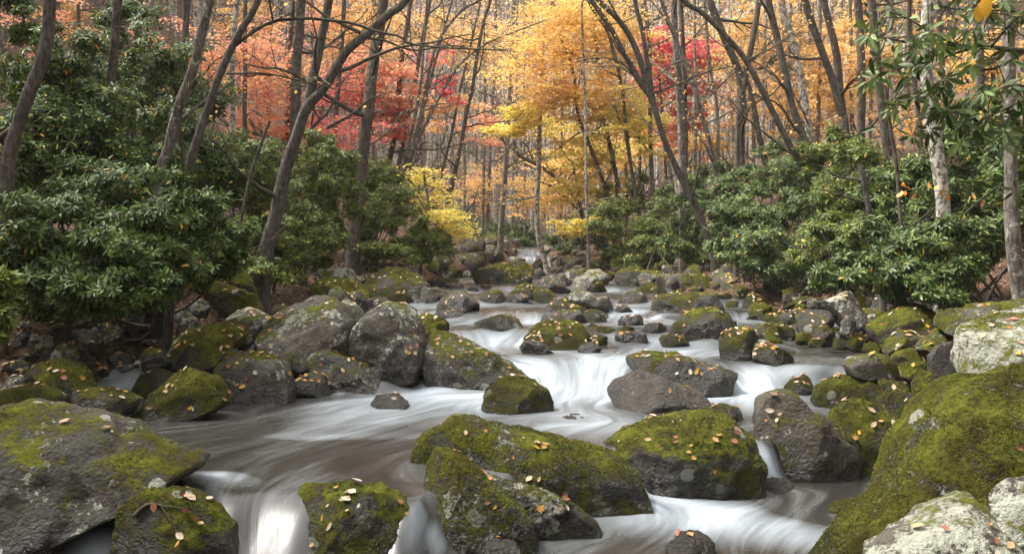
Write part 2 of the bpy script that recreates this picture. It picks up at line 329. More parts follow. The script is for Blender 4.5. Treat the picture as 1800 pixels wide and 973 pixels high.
def boulder(label, spec, moss=.6, lichen=.3, tone=1.0, wet=0.0, leaves=0, dr=.75, lean=.45, Y=None, bank=False, facets=7, group=None, name='boulder', rough=1.0, sink=.16, box=.78, push=True):
    """an outline in photo pixels gets its own distance, true size and depth"""
    global ROCK_N
    ROCK_N += 1; r = np.random.default_rng(1000 + ROCK_N)
    q = poly_of(spec, r); q[:, 0] = q[:, 0].mean() + (q[:, 0] - q[:, 0].mean()) * (1 + .06 * min(1, 90 / np.ptp(q[:, 0]))); q[:, 1] = q[:, 1].max() + (q[:, 1] - q[:, 1].max()) * (1 + .09 * min(1, 70 / np.ptp(q[:, 1]))); x0, x1 = q[:, 0].min(), q[:, 0].max(); y0, y1 = q[:, 1].min(), q[:, 1].max(); xc = (x0 + x1) / 2
    Yb = Y if Y else base_depth(xc, y1, bank)
    w = (x1 - x0) / F * Yb; D = min(.5 * w * dr * 1.15, .9 * max(.5 * w, (y1 - y0) / F * Yb)) ; Yc = Yb + D * .55
    q = q.copy(); il, ir = q[:, 0].argmin(), q[:, 0].argmax(); lo_ = q[:, 1] > np.interp(q[:, 0], [q[il, 0], q[ir, 0]], [q[il, 1], q[ir, 1]]) + 1
    if push and (not bank and Y is None or name == 'boulder' and y1 > 690): q[lo_, 1] += .75 * (y1 - q[lo_, 1])      # the part under water goes on down
    low = smooth((q[:, 1] - (y0 + .62 * (y1 - y0))) / (.38 * (y1 - y0))); q[:, 1] += low * sink * (y1 - y0) + low * 3
    pts = np.stack([(q[:, 0] - CX) / F * Yc, CAMZ - (q[:, 1] - HY) / F * Yc], -1)
    c = np.array([(pts[:, 0].min() + pts[:, 0].max()) / 2, .45 * pts[:, 1].max() + .55 * pts[:, 1].min()])
    th = np.linspace(-math.pi, math.pi, 181); dirs = np.stack([np.cos(th), np.sin(th)], -1); R = np.zeros(181)
    A = pts - c; B = np.roll(pts, -1, 0) - c; E = B - A
    for k, dv in enumerate(dirs):
        den = dv[0] * E[:, 1] - dv[1] * E[:, 0]; den = np.where(np.abs(den) < 1e-12, 1e-12, den)
        tt = (A[:, 0] * E[:, 1] - A[:, 1] * E[:, 0]) / den; uu = (A[:, 0] * dv[1] - A[:, 1] * dv[0]) / den
        ok = (uu >= -1e-6) & (uu <= 1 + 1e-6) & (tt > 0); R[k] = tt[ok].max() if ok.any() else R[k - 1]
    Rs = np.convolve(np.concatenate([R[-4:-1], R, R[1:4]]), np.array([0, 0, 1, 2, 1, 0, 0]) / 4, 'valid')
    size = max(w, (y1 - y0) / F * Yb); span = x1 - x0
    lev = 6 if span > 260 else 5 if span > 110 else 4 if span > 45 else 3
    S, Fc = ICO[lev]
    s = np.hypot(S[:, 0], S[:, 2]); t = np.abs(S[:, 1]); ph = np.arctan2(t, s); ang = np.arctan2(S[:, 2], S[:, 0])
    rr = np.interp(ang, th, Rs) * np.cos(ph) ** box; dep = np.sign(S[:, 1]) * D * np.sin(ph) ** box
    V = np.stack([c[0] + rr * np.cos(ang), Yc + dep, c[1] + rr * np.sin(ang)], -1)
    ctr = np.array([c[0], Yc, c[1]])
    Hh = pts[:, 1].max() - c[1]; rel = (V[:, 2] - c[1]) / max(Hh, 1e-3)
    V[:, 1] += lean * D * np.where(rel > 0, rel, rel * .4) * (S[:, 1] < .75)
    for _ in range(facets):                           # broken faces on the near and upper sides
        bigr = lev >= 5; n = unit(np.array([r.normal() * (.3 if bigr else .7), -1.0 + .5 * r.normal(), abs(r.normal()) * .7 - .1 if bigr else r.normal() * .7 + .25]))
        dd = (V - ctr) @ n; h = np.quantile(dd, r.uniform(.80, .95) if bigr else r.uniform(.76, .95)); ex = np.maximum(0, dd - h); V = V - n * (ex * .94)[:, None]
    off = r.uniform(0, 50, 3); nd = unit((V - ctr) / np.array([max(w / 2, .01), max(D, .01), max(Hh, .01)]) ** 2)
    fr = 1.0 / max(size, .08)
    disp = (.06 if size < 1.2 else .038) * size * fbm(V * fr * 2.2 + off, 3, 1) * rough + .034 * size * fbm(V * fr * 7.5 + off, 3, 2) * rough
    rid = 1 - np.abs(fbm(V * fr * 3.2 + off, 3, 4)) * 2
    disp = disp - .045 * size * np.maximum(0, rid - .55) * rough
    if lev >= 5: disp = disp + .020 * min(size, 1.0) * fbm(V * 17 + off, 3, 8) * rough + .008 * fbm(V * 62 + off, 2, 9)
    if lev >= 5: disp = disp + moss * .022 * np.clip(nd[:, 2] + .35, 0, 1) * np.maximum(0, fbm(V * 8 + off, 3, 12) + .12) * 1.6
    V = V + nd * disp[:, None]
    wlz = float(W(c[0], Yb)); base = np.array([c[0], Yc, V[:, 2].min()])
    me = mesh_arrays(name, V - base, [Fc], M_ROCK)
    o = tag(link(name, me, None, base), label, 'rock' if name != 'boulder' else 'boulder', group)
    o['moss'] = float(moss); o['lichen'] = float(lichen); o['tone'] = float(tone); o['wet'] = float(wet)
    o['waterline'] = wlz + .05 if not bank else -5.0
    ROCKS.append((o, V, Fc, leaves, Yb, label))
    if not bank: FOOT.append((c[0], Yc, w / 2, D, Yb))
    return o

# ---- foreground
boulder('huge lichen spotted boulder filling the lower left corner', '0,728 33,729 77,738 140,754 200,775 267,804 322,821 356,832 340,840 294,856 254,879 200,907 167,945 130,985 100,1060 -60,1110 -250,1060 -300,860 -200,784 -100,743', .42, .27, .7, leaves=9, Y=4.7, dr=.6, lean=.5, facets=3, sink=.05, push=False)
boulder('steep pyramid boulder with bright green moss beside the calm brown pool', '206,776 230,738 258,698 290,662 311,652 351,657 380,672 401,696 408,713 370,732 301,756 251,772', 1.0, .2, leaves=16, lean=.5, facets=2, Y=7.8, dr=.36, push=False)
boulder('broad grey boulder strewn with pale leaves below the round left boulder', '328,650 345,632 390,627 450,628 490,640 505,660 518,690 515,705 480,711 420,709 385,700 345,680', .52, .35, .95, leaves=20, facets=6)
boulder('small brown angular rock against the left white water', '515,672 545,657 565,658 575,672 583,692 560,699 520,701', .25, .2, .8, leaves=6, facets=9)
boulder('dark mossy boulder at the bottom edge with a fallen twig on top', '195,912 215,893 260,880 330,885 370,905 400,935 415,973 418,1010 300,1030 210,1010 198,940', .78, .1, .6, leaves=9, Y=4.5, facets=4, dr=.6)
boulder('wet flat topped mossy boulder at the bottom edge between two little falls', '478,940 484,898 498,877 545,870 600,871 665,877 712,900 730,940 738,990 730,1030 480,1030', .72, .1, .7, wet=.6, leaves=18, Y=4.75, facets=5)
boulder('long mossy boulder lying across the middle foreground', '712,812 727,788 760,760 797,746 820,746 861,755 901,763 951,772 1001,785 1044,795 1074,805 1101,822 1128,852 1141,875 1138,895 1115,912 1094,924 1040,920 950,905 800,870 735,828', .74, .42, .85, leaves=20, Y=5.75, dr=.55, facets=5, lean=.5)
boulder('blunt mossy rock with pale lichen on its crown in front of the long boulder', '747,818 760,803 787,805 814,815 841,838 867,865 901,889 927,909 947,935 947,949 934,962 884,968 787,968 774,949 744,915 734,882 737,855', .74, .5, .7, leaves=5, Y=5.05, dr=.8, facets=5)
boulder('narrow slab leaning diagonally against the long mossy boulder', '841,803 854,805 884,827 934,852 984,875 1028,899 1048,915 1068,945 1068,956 1034,962 951,942 927,905 894,868 847,833', .58, .52, .55, leaves=5, Y=5.35, dr=.3, facets=10, lean=.2)
boulder('rounded mossy boulder right of the long foreground boulder', '1072,797 1100,772 1150,752 1200,746 1250,738 1295,740 1318,765 1330,800 1328,835 1290,850 1230,862 1160,858 1125,850 1100,822', .70, .2, .7, leaves=30, Y=6.35, facets=4, lean=.6)
boulder('small round mossy boulder alone in the white rapid', '847,712 855,692 880,675 912,668 940,674 960,690 973,708 970,718 910,724 860,721', .88, .1, .7, leaves=8, lean=.6, facets=3)
boulder('smooth wet shining rock below the leaf covered slope', '1066,690 1085,675 1120,662 1150,665 1180,680 1225,690 1250,710 1245,722 1160,724 1090,716', .08, .05, 1.2, wet=1.0, leaves=5, facets=8)
boulder('sloping dark rock covered in pale leaves above the shining wet rock', '1096,655 1110,632 1150,625 1200,628 1240,645 1290,655 1280,668 1200,684 1120,676', .42, .15, .75, wet=.5, leaves=24, lean=.7)
boulder('tall square shouldered boulder with streaked face beside the little fall', '1332,738 1344,705 1360,696 1394,691 1414,708 1427,728 1451,752 1491,785 1504,805 1506,835 1494,862 1477,867 1447,855 1400,845 1367,828 1340,792', .60, .3, 1.05, leaves=9, Y=6.75, facets=6, lean=.35)
boulder('dark mossy boulder with scattered yellow leaves behind the huge mossy slope', '1468,745 1490,718 1525,710 1560,722 1582,745 1600,775 1617,805 1600,838 1583,864 1530,857 1510,825 1490,780', .85, .1, .6, leaves=18, Y=6.95, facets=6)
boulder('low mossy boulder tucked under the left flank of the huge mossy slope', '1578,735 1600,722 1645,720 1673,728 1665,750 1645,785 1600,784 1585,760', .9, .1, .6, leaves=3, Y=7.6)
boulder('huge mossy sloping boulder filling the lower right corner', '1440,985 1475,945 1530,905 1575,880 1600,850 1620,815 1645,775 1675,735 1710,705 1760,685 1800,678 1950,670 2080,760 2100,1000 1800,1120 1500,1090 1400,1020', .95, .55, 1.0, leaves=9, Y=4.3, dr=.55, facets=4, lean=.75, sink=.05)
boulder('flat white lichen slab at the bottom right edge', '1530,992 1600,956 1700,924 1775,908 1800,950 1790,1040 1500,1060', .35, .72, 1.1, leaves=9, Y=3.55, dr=.7, facets=4, lean=1.0, sink=.05)
boulder('rough grey lichen rock cut by the right edge of the picture', '1762,880 1775,855 1800,847 1880,850 1900,1040 1775,1010 1762,930', .42, .72, .9, Y=3.7, facets=8)
boulder('big pale boulder streaked white at the right edge above the mossy slope', '1697,640 1704,600 1722,568 1745,552 1800,543 1900,545 1960,700 1880,740 1780,735 1715,700', .48, .78, 1.2, leaves=0, Y=6.4, facets=9, dr=.7)
boulder('grey ribbed rock standing left of the pale streaked boulder', '1671,700 1680,670 1698,655 1715,660 1720,700 1712,716 1680,716', .3, .4, .9, Y=7.5, facets=9)
boulder('black blocky rock under the ledge left of the pale boulder', '1637,632 1655,612 1680,608 1706,608 1706,645 1695,692 1662,694 1645,660', .12, .12, .5, Y=8.0, facets=12)
boulder('bright green mossy rock leaning on the black blocky rock', '1607,680 1615,662 1635,654 1655,665 1665,690 1655,708 1625,710 1610,700', .98, .1, .8, Y=7.7, leaves=2)
boulder('dark ledge slab with a pale pointed tip on the right bank', '1608,602 1625,592 1660,580 1715,570 1722,600 1700,612 1640,630 1612,607', .4, .35, .6, Y=8.6, facets=12, lean=.2)
boulder('weathered flat slab running to the right edge under the slim tree', '1655,572 1690,556 1740,546 1800,538 1900,535 1920,570 1800,585 1700,585', .6, .5, 1.1, Y=8.2, facets=8, leaves=5, lean=.8)
boulder('long mossy slab below the leaf litter on the right bank', '1530,576 1569,562 1598,550 1633,541 1661,544 1690,557 1655,577 1630,584 1573,592 1543,594', .82, .4, .9, Y=9.6, leaves=10, lean=.9)
boulder('mossy mound speckled with leaves under the long right slab', '1556,612 1570,592 1600,582 1630,586 1645,602 1640,620 1590,626 1560,622', .8, .2, .8, Y=9.0, leaves=8)
boulder('two toned mossy boulder with a bare grey face near the right bank', '1485,640 1487,625 1498,615 1517,618 1539,619 1561,629 1576,638 1584,653 1589,666 1572,672 1535,664 1498,659', .55, .3, 1.0, Y=8.5, leaves=2, facets=9)
boulder('dome of dark moss low among the stones of the right shore', '1433,705 1450,685 1490,672 1530,670 1555,682 1562,700 1550,716 1500,720 1450,718', .88, .1, .7, leaves=5)
boulder('small leaf dotted mossy rock in the right hand cascade', '1380,685 1400,668 1425,661 1445,672 1453,690 1440,698 1395,697', .85, .1, .6, leaves=6, Y=9.35)
boulder('flat mossy stone behind the dome of dark moss', '1448,666 1544,686', .85, .1, .7, leaves=2, Y=9.0)
boulder('small mossy stone wedged right of the dome of dark moss', '1553,668 1615,698', .85, .1, .6, Y=8.3, leaves=1)
boulder('low mossy hump in front of the wedged mossy stone', '1548,692 1622,724', .85, .1, .6, Y=7.9, leaves=2)
boulder('leaf covered yellow moss stone under the dark ledge slab', '1575,614 1645,648', .9, .1, .8, Y=8.8, leaves=6)
boulder('dark mossy stone at the foot of the black blocky rock', '1585,638 1645,668', .75, .1, .6, Y=8.3, leaves=2)
boulder('low sunken mossy rock with leaves in the lower right pool', '1462,905 1480,890 1520,884 1552,888 1562,900 1550,912 1480,914', .85, .1, .6, leaves=5, Y=5.75, wet=.3)
boulder('small dark wet stone below the fall by the streaked boulder', '1345,844 1400,868', .1, .0, .5, wet=1, Y=6.45, name='rock')
boulder('low mossy stone in the white water beside the tall streaked boulder', '1230,736 1245,722 1275,716 1305,722 1320,734 1300,742 1250,743', .6, .1, .5, wet=.4)
boulder('dark dome barely breaking the rapid above the long boulder', '955,734 1045,752', .05, .0, .5, wet=1, Y=7.75)
boulder('sunken dark rock with water sliding over it in the left rapid', '640,712 660,698 695,697 720,712 705,722 655,722', .03, .1, .7, wet=1)
boulder('small broken grey stone at the bottom edge below the blunt mossy rock', '852,962 870,954 900,956 915,968 912,990 850,990', .4, .4, .7, Y=4.85, name='rock')
boulder('dark wet stone at the bottom edge in the lower right white water', '1175,962 1200,944 1235,942 1255,960 1260,990 1170,990', .1, .0, .6, wet=1, Y=4.95)
boulder('small pinkish brown stone at the tip of the bright mossy pyramid', '222,785 232,768 248,762 260,772 263,790 245,798 226,796', .1, .3, 1.1, name='rock')
boulder('flat dark red stone washed by water behind the lower left boulder', '155,738 212,750', .0, .0, .7, wet=1, name='rock')
# ---- left bank
boulder('dark mossy boulder in the shade at the left edge of the stream', '48,662 70,641 110,637 145,655 163,680 160,694 100,699 55,692', .85, .15, .7, leaves=7, Y=8.0)
boulder('flat mossy stone at the far left edge with scattered leaves', '-30,705 0,690 30,684 70,686 103,702 105,720 60,726 -30,726', .85, .2, .7, leaves=12, Y=7.4)
boulder('flat mossy stone right of the far left one', '100,712 120,692 160,687 205,692 238,706 230,720 160,722', .82, .2, .8, leaves=12, Y=7.6)
boulder('small pale topped stone at the left picture edge', '-2,676 15,664 40,666 42,682 10,686', .3, .7, 1.1, Y=7.9, name='rock')
boulder('dark mossy rock in the hollow behind the bright mossy pyramid', '230,688 240,662 265,654 300,658 320,672 310,694', .7, .1, .6, Y=8.8, leaves=3)
boulder('green topped oval stone on the dark leaf litter of the left bank', '88,620 96,608 112,604 128,614 135,628 120,637 98,634', .55, .75, .9, Y=8.8, name='rock')
boulder('angular shadowed boulder behind the green topped oval stone', '108,600 118,578 140,570 160,590 172,615 165,634 120,628', .35, .2, .7, Y=9.6, facets=12)
boulder('dark square rock deep in the left bank shade', '30,588 38,565 70,560 84,572 82,600 40,606', .4, .2, .6, Y=9.9)
boulder('low shadowed stone with a pale patch on the left bank', '38,604 50,588 75,590 92,606 80,616 45,618', .3, .6, .7, Y=9.3, name='rock')
boulder('round dark stone beside the shallow hollow on the left bank', '248,640 262,623 282,622 298,638 296,654 255,656', .4, .1, .6, Y=9.5)
boulder('large flat fronted boulder in deep shade under the rhododendron', '206,566 214,540 250,528 290,532 298,550 296,582 240,586', .3, .15, .55, Y=10.2, facets=9)
boulder('grey lichen rock behind the yellow mossy slab', '296,572 300,556 325,548 345,565 350,580 310,586', .4, .55, .9, Y=10.2)
boulder('small grey rock beneath the rhododendron tips', '318,545 330,530 355,528 368,540 362,552 325,553', .4, .6, .9, Y=11.0, name='rock')
boulder('yellow mossy slab covered in leaves left of the grey leaf spotted rock', '304,602 327,582 367,572 394,566 414,579 424,592 418,607 367,615 311,616', .95, .1, .9, Y=9.6, leaves=26, lean=.9)
boulder('dark mossy wedge in front of the yellow mossy slab', '295,652 320,615 335,606 360,612 385,626 380,650 330,658', .7, .1, .6, Y=9.0)
boulder('grey flat rock with a cluster of orange leaves left of the round boulder', '378,560 400,548 425,546 455,555 470,566 456,592 428,605 400,590', .42, .45, 1.0, Y=10.0, leaves=14, lean=1.0)
boulder('big slanting mossy boulder below the left rhododendron', '357,497 400,508 440,520 462,545 466,558 440,558 390,548 360,530', .8, .3, .9, Y=11.0, leaves=3)
boulder('mossy slope rock with ferny green growth beneath the forked tree', '352,490 370,466 400,465 430,485 450,510 456,524 430,518 395,505', .95, .2, .9, Y=11.6, leaves=2)
boulder('big round grey boulder left of the dark round one', '452,600 460,575 490,550 540,533 575,530 600,545 615,570 616,600 600,632 560,642 520,642 480,627 455,614', .40, .45, 1.0, Y=9.7, leaves=6, facets=3, dr=.9, box=.86)
boulder('big dark round boulder with a pale crown in the middle left', '614,600 620,580 640,556 667,540 700,537 725,552 740,575 750,600 750,628 735,652 690,658 650,652 620,627', .30, .52, .85, Y=9.6, leaves=6, facets=3, dr=.9, box=.86)
boulder('long low log shaped rock under the two round boulders', '537,640 548,626 575,621 600,628 650,645 690,660 713,680 680,690 600,687 550,672', .42, .4, .85, Y=9.35, leaves=10, dr=.5)
boulder('leafy mossy shoulder rock behind the dark round boulder', '728,590 730,560 750,553 780,562 797,580 790,592 745,600', .9, .3, .9, Y=10.7, leaves=10)
boulder('broad boulder with pale lichen top sloping right into the cascade', '740,650 748,610 760,592 790,592 840,615 900,642 930,662 918,677 840,684 750,680', .6, .55, .85, Y=9.55, leaves=10, dr=.6)
boulder('smooth grey green rock above the big round grey boulder', '573,530 580,512 592,507 607,515 622,530 615,542 580,542', .5, .4, .9, Y=11.6)
boulder('mossy grey rock with leaves right of the smooth grey green rock', '600,526 612,512 632,514 650,528 657,540 630,546 605,542', .5, .4, .9, Y=12.2, leaves=4)
boulder('pale whitish stone perched between the two round boulders', '592,536 605,528 622,534 642,550 632,560 610,556', .1, .9, 1.5, Y=10.6, name='rock', leaves=2)
boulder('long mossy leaf strewn rock on the left shore below the straight tree', '546,512 556,496 580,490 610,493 640,508 652,520 620,526 560,524', .88, .2, .9, Y=14.5, leaves=12, lean=.9)
boulder('lichen grey rock under the leaf litter left of the straight tree', '552,486 562,474 590,471 615,474 627,488 610,496 565,494', .4, .75, 1.1, Y=16.0)
boulder('wide dark mossy boulder at the left water edge', '642,505 648,486 675,474 705,476 735,487 752,502 748,518 720,523 660,522', .62, .2, .8, leaves=8, facets=8)
boulder('flat mossy rock sprinkled with orange leaves at the left water edge', '682,518 700,508 730,505 752,512 755,522 715,526', .85, .1, .9, leaves=14)
boulder('small dark mossy stone on the shaded left shore', '476,547 485,537 500,536 512,548 500,556', .7, .1, .6, Y=11.0, name='rock')
# ---- middle and far stream
boulder('dark pyramid boulder with a light grey face in the middle stream', '767,543 775,525 795,513 815,511 832,525 850,543 852,549 800,551', .38, .2, .95, leaves=6, facets=8)
boulder('low dark hump in front of the dark pyramid boulder', '760,556 775,546 800,545 817,556 810,561 770,561', .15, .2, .6, wet=.5, leaves=1)
boulder('squat rock with a pale scooped face in the middle stream', '832,580 836,560 852,551 885,549 908,553 919,575 915,584 850,585', .5, .25, .95, leaves=3)
boulder('mossy boulder strewn with yellow leaves in the centre of the stream', '925,598 950,573 990,566 1020,568 1035,590 1033,607 1000,615 960,608', .9, .1, .8, leaves=26, lean=.8)
boulder('wet brown rock at the foot of the leaf strewn centre boulder', '912,612 925,600 950,602 975,620 960,624 920,622', .05, .1, .9, wet=1, leaves=3)
boulder('small red brown rock right of the leaf strewn centre boulder', '1015,615 1025,602 1045,599 1058,612 1052,622 1020,621', .15, .1, .8, wet=.6)
boulder('smooth grey green rock behind the leaf strewn centre boulder', '945,572 955,556 990,548 1020,550 1030,565 1015,578 960,580', .25, .3, 1.0, Y=13.9)
boulder('small mossy rock to the right rear of the centre boulder', '1025,592 1030,575 1042,567 1055,578 1054,592', .85, .1, .7, leaves=3, Y=13.2)
boulder('dark rock with a ragged mossy top in the upper stream', '900,518 906,505 925,500 950,506 968,518 966,527 920,528', .55, .1, .6, leaves=6)
boulder('pinkish grey leaf spotted boulder behind the ragged mossy one', '945,505 955,490 970,487 990,497 1006,510 1000,516 960,516', .2, .3, 1.2, leaves=12)
boulder('big flat topped boulder heaped with pale leaves in the far stream', '828,488 845,474 875,466 910,462 932,466 938,472 935,482 925,498 885,500 845,491', .62, .2, .75, leaves=40, lean=.8, box=.65)
boulder('small leafy stone below the big flat topped boulder', '835,497 842,486 862,487 885,498', .7, .1, .8, leaves=8, name='rock')
boulder('thin dark stone in the water left of the ragged mossy rock', '817,512 825,504 840,506 843,514', .3, .1, .5, name='rock')
boulder('tiny mossy twin humped stone in the far water', '838,508 848,500 862,501 870,510', .9, .1, .8, name='rock')
boulder('long flat leaf covered rock lying at the water surface', '820,526 845,516 880,518 905,526 890,531 840,531', .4, .1, .7, leaves=18, lean=.9)
boulder('sloping mossy grey rock at the left edge of the upper stream', '735,529 755,514 780,510 797,518 790,531', .6, .3, .9, leaves=1)
boulder('dark upright block left of the big flat topped boulder', '815,480 817,456 830,451 850,460 856,470 840,484', .45, .1, .6, Y=29, facets=10)
boulder('yellow green mossy wedge near the far left shore', '765,490 775,476 795,469 812,478 815,492 790,496', .95, .1, .9, Y=27)
boulder('square mossy block in the water below the yellow green wedge', '767,502 769,490 800,489 806,494 805,502', .8, .1, .6, Y=25)
boulder('pale slanted rock under the yellow beech', '757,465 770,450 792,452 800,468 785,474', .2, .9, 1.3, Y=31)
boulder('grey flat rock left of the far white cascade', '885,461 895,452 915,451 926,458 915,465', .2, .6, 1.2, Y=36)
boulder('pale flat slab at the head of the far cascade', '888,447 900,439 925,438 936,445 920,451', .15, .8, 1.4, Y=42)
boulder('dark round stone at the edge of the far white cascade', '936,458 942,450 951,449 957,458', .1, .1, .5, Y=37.5, wet=.5)
boulder('dark mossy rock below the far white cascade', '928,472 940,460 958,458 966,470', .5, .1, .7, Y=33)
boulder('upright pinkish grey stone right of the big flat topped boulder', '930,492 936,474 950,470 960,480 962,492', .25, .4, 1.2, Y=26.5)
boulder('huge lichen grey boulder under the arching tree in the distance', '958,455 965,430 978,416 1000,410 1015,430 1018,458', .3, .75, 1.1, Y=46)
boulder('pale dome rock on the far right shore', '1003,504 1015,488 1035,484 1060,494 1075,508 1050,514 1010,512', .35, .7, 1.15, leaves=3)
boulder('light grey rounded rock behind the pale dome', '1022,490 1035,476 1055,475 1078,490 1060,500', .3, .75, 1.3, Y=24.5)
boulder('mossy stone freckled with leaves in front of the pale dome', '1025,509 1035,498 1052,495 1070,503 1073,512 1040,514', .9, .2, .9, leaves=8)
boulder('big mossy boulder with a pale left corner on the far right shore', '1082,496 1084,480 1095,476 1140,479 1152,492 1140,506 1095,506', .82, .42, .9, Y=21.5)
boulder('triangular grey rock with mossy ridge beside the far channel', '1085,532 1105,514 1118,511 1135,518 1150,535 1110,537', .55, .25, 1.1, facets=9)
boulder('mossy ridge of stone behind the triangular grey rock', '1110,518 1130,503 1145,498 1165,505 1182,520 1160,526 1120,524', .85, .3, 1.0, Y=19.5, leaves=6)
boulder('light topped blocky boulder with mossy corners right of the centre stream', '1000,522 1012,512 1035,515 1050,525 1068,522 1080,535 1083,549 1070,553 1050,546 1010,537', .42, .5, 1.2, leaves=6, facets=10)
boulder('dark rock with orange leaves on its top beside the right channel', '1080,549 1085,538 1100,536 1118,549', .2, .1, .6, wet=.5, leaves=8)
boulder('mossy sloping rock in front of the light topped block', '985,550 1000,535 1030,536 1055,548 1072,558 1040,561 1000,558', .9, .1, .8, leaves=10, lean=.8)
boulder('reddish wet rock left of the mossy sloping rock', '946,550 970,532 1000,526 1020,532 1010,546 975,553', .45, .1, .9, wet=.6)
boulder('long dark mossy boulder in the right channel', '1146,549 1150,530 1165,522 1206,520 1234,518 1250,520 1264,532 1271,542 1268,549 1215,552 1180,553', .62, .12, .65, facets=8)
boulder('big humped boulder with streaked face right of centre', '1178,591 1188,572 1208,554 1230,547 1263,545 1271,554 1280,563 1286,580 1280,593 1260,598 1190,598', .58, .15, .75, facets=5, lean=.5)
boulder('dark mossy stone behind the right shoulder of the big humped boulder', '1275,578 1282,563 1296,566 1300,580', .8, .1, .5, Y=12.6)
boulder('tiny round mossy stone left of the big humped boulder', '1194,558 1200,545 1210,546 1212,558', .98, .0, .7, name='rock', Y=14.2)
boulder('dark boulder with a leafy moss cap above the cascade', '1267,600 1275,589 1290,581 1317,579 1330,585 1336,600 1336,612 1326,629 1322,635 1280,633 1269,619', .62, .05, .5, leaves=22, facets=5)
boulder('mossy cone rock with pale leaves above the right cascade', '1326,635 1332,617 1341,606 1352,605 1373,615 1391,624 1404,634 1397,641 1373,644 1345,642', .82, .1, .8, leaves=20)
boulder('bright yellow moss pyramid on the right shore', '1303,546 1317,524 1325,515 1338,522 1354,537 1354,543 1326,551 1314,557', 1.0, .0, 1.0, Y=15.5, leaves=7)
boulder('tilted mossy wedge between the yellow pyramid and the square boulder', '1363,546 1391,533 1420,524 1434,526 1438,536 1420,543 1385,548', .9, .1, .8, Y=14.9, leaves=2)
boulder('thin mossy ledge in front of the yellow pyramid', '1310,560 1330,549 1360,541 1362,552 1340,564 1315,566', .85, .1, .8, Y=14.3)
boulder('long flat mossy stone with leaves along its top on the right shore', '1340,562 1355,552 1385,549 1410,552 1408,566 1360,569', .8, .1, .7, Y=14.0, leaves=12)
boulder('low mossy mound at the water in front of the square boulder', '1327,588 1335,572 1360,568 1390,575 1402,588 1380,596 1340,595', .82, .1, .7, leaves=12)
boulder('square shouldered boulder with a moss lid on the right shore', '1405,566 1408,554 1425,546 1449,546 1461,550 1469,563 1469,573 1456,582 1428,590 1406,588', .52, .15, .65, Y=12.6, leaves=2, facets=9)
boulder('round grey stone under the square shouldered boulder', '1424,595 1435,577 1455,574 1468,588 1470,602 1440,605', .5, .3, .8, Y=12.0)
boulder('small bright mossy dome at the water right of the mossy mound', '1386,602 1395,590 1415,588 1428,596 1422,604', .98, .0, .7, name='rock')
boulder('small leafy mossy stone by the right water edge', '1420,606 1430,596 1448,596 1458,606 1445,611', .8, .3, .8, leaves=8, name='rock')
boulder('big angled grey boulder with a leafy sloping top on the right bank', '1430,541 1440,535 1467,529 1500,515 1514,530 1524,552 1524,563 1507,573 1480,568 1467,553', .22, .55, .85, Y=12.6, leaves=12, facets=9)
boulder('smooth round stone under the angled grey boulder', '1476,582 1482,565 1494,559 1506,568 1508,584', .3, .4, 1.1, Y=12.2)
boulder('reddish mossy stone near the right shore pool', '1490,606 1500,590 1520,588 1542,600 1535,612 1500,612', .7, .1, .9, Y=10.6, leaves=5)
boulder('green mossy stone at the right pool edge', '1515,618 1525,605 1548,602 1568,612 1565,622 1525,623', .95, .1, .7, Y=10.2, leaves=3)
boulder('tiny bright mossy stone near the reddish mossy one', '1462,610 1472,597 1490,598 1500,612', .95, .0, .8, Y=11.2, name='rock')
boulder('lichen grey sloping rock beside a dark hollow under the right bushes', '1355,522 1375,500 1400,490 1430,492 1432,515 1405,527 1370,527', .4, .72, .95, Y=16.5)
boulder('upright mossy stone at the right of the dark hollow', '1462,524 1464,505 1478,496 1488,508 1488,526', .9, .1, .8, Y=15.2)
boulder('leafy mossy stone left above the yellow pyramid', '1294,528 1300,512 1320,507 1342,518 1345,530', .85, .1, .9, Y=17.0, leaves=8)
boulder('mossy round stone in the row under the right bushes', '1310,512 1322,496 1340,495 1352,508', .9, .1, .9, Y=18.5)
boulder('peaked boulder heaped with orange leaves on the far right shore', '1246,514 1255,495 1270,482 1285,482 1305,500 1300,516 1262,520', .55, .4, 1.1, Y=18.6, leaves=24)
boulder('flat yellow moss stone below the peaked leafy boulder', '1243,527 1258,516 1280,515 1300,527', .95, .0, 1.0, Y=17.2, leaves=8)
boulder('small dark dome stone left of the yellow pyramid', '1271,544 1280,530 1298,528 1308,544', .75, .0, .6, Y=15.9)
boulder('dark oval mossy stone in the far right row', '1204,520 1215,507 1235,506 1248,518', .75, .1, .8, Y=19.0)
boulder('small grey green stone right behind the mossy ridge', '1176,520 1186,508 1202,508 1208,520', .7, .3, .9, Y=20, name='rock')
boulder('pale sided stone in the far right row', '1160,502 1168,485 1185,482 1198,492 1196,504', .4, .7, 1.1, Y=21.5)
boulder('pointed mossy stone between the pale sided and peaked boulders', '1190,507 1205,488 1216,488 1226,506', .85, .2, 1.0, Y=21)
boulder('dark pointed stone left of the peaked leafy boulder', '1228,500 1238,482 1248,486 1252,502', .8, .0, .6, Y=20)
boulder('white capped boulder under the far right bushes', '1234,478 1240,460 1255,456 1268,464 1271,480', .15, .85, 1.3, Y=22.5)
boulder('grey sloping boulder at the foot of the far right bushes', '1075,474 1085,458 1095,455 1106,465 1108,476', .35, .65, 1.0, Y=29)
boulder('dark wet rock cluster in the right hand rapid', '1130,582 1140,571 1160,569 1180,576 1180,586 1145,588', .1, .0, .5, wet=1, leaves=5, name='rock', facets=12)
boulder('small grey stone between mossy ones below the lichen grey slope', '1342,516 1350,502 1360,503 1362,516', .1, .5, 1.0, Y=17.5, name='rock')
boulder('pale pink pebble like stone on the long flat mossy stone', '1386,552 1392,544 1402,545 1406,553', .0, .4, 1.6, Y=14.5, name='rock')
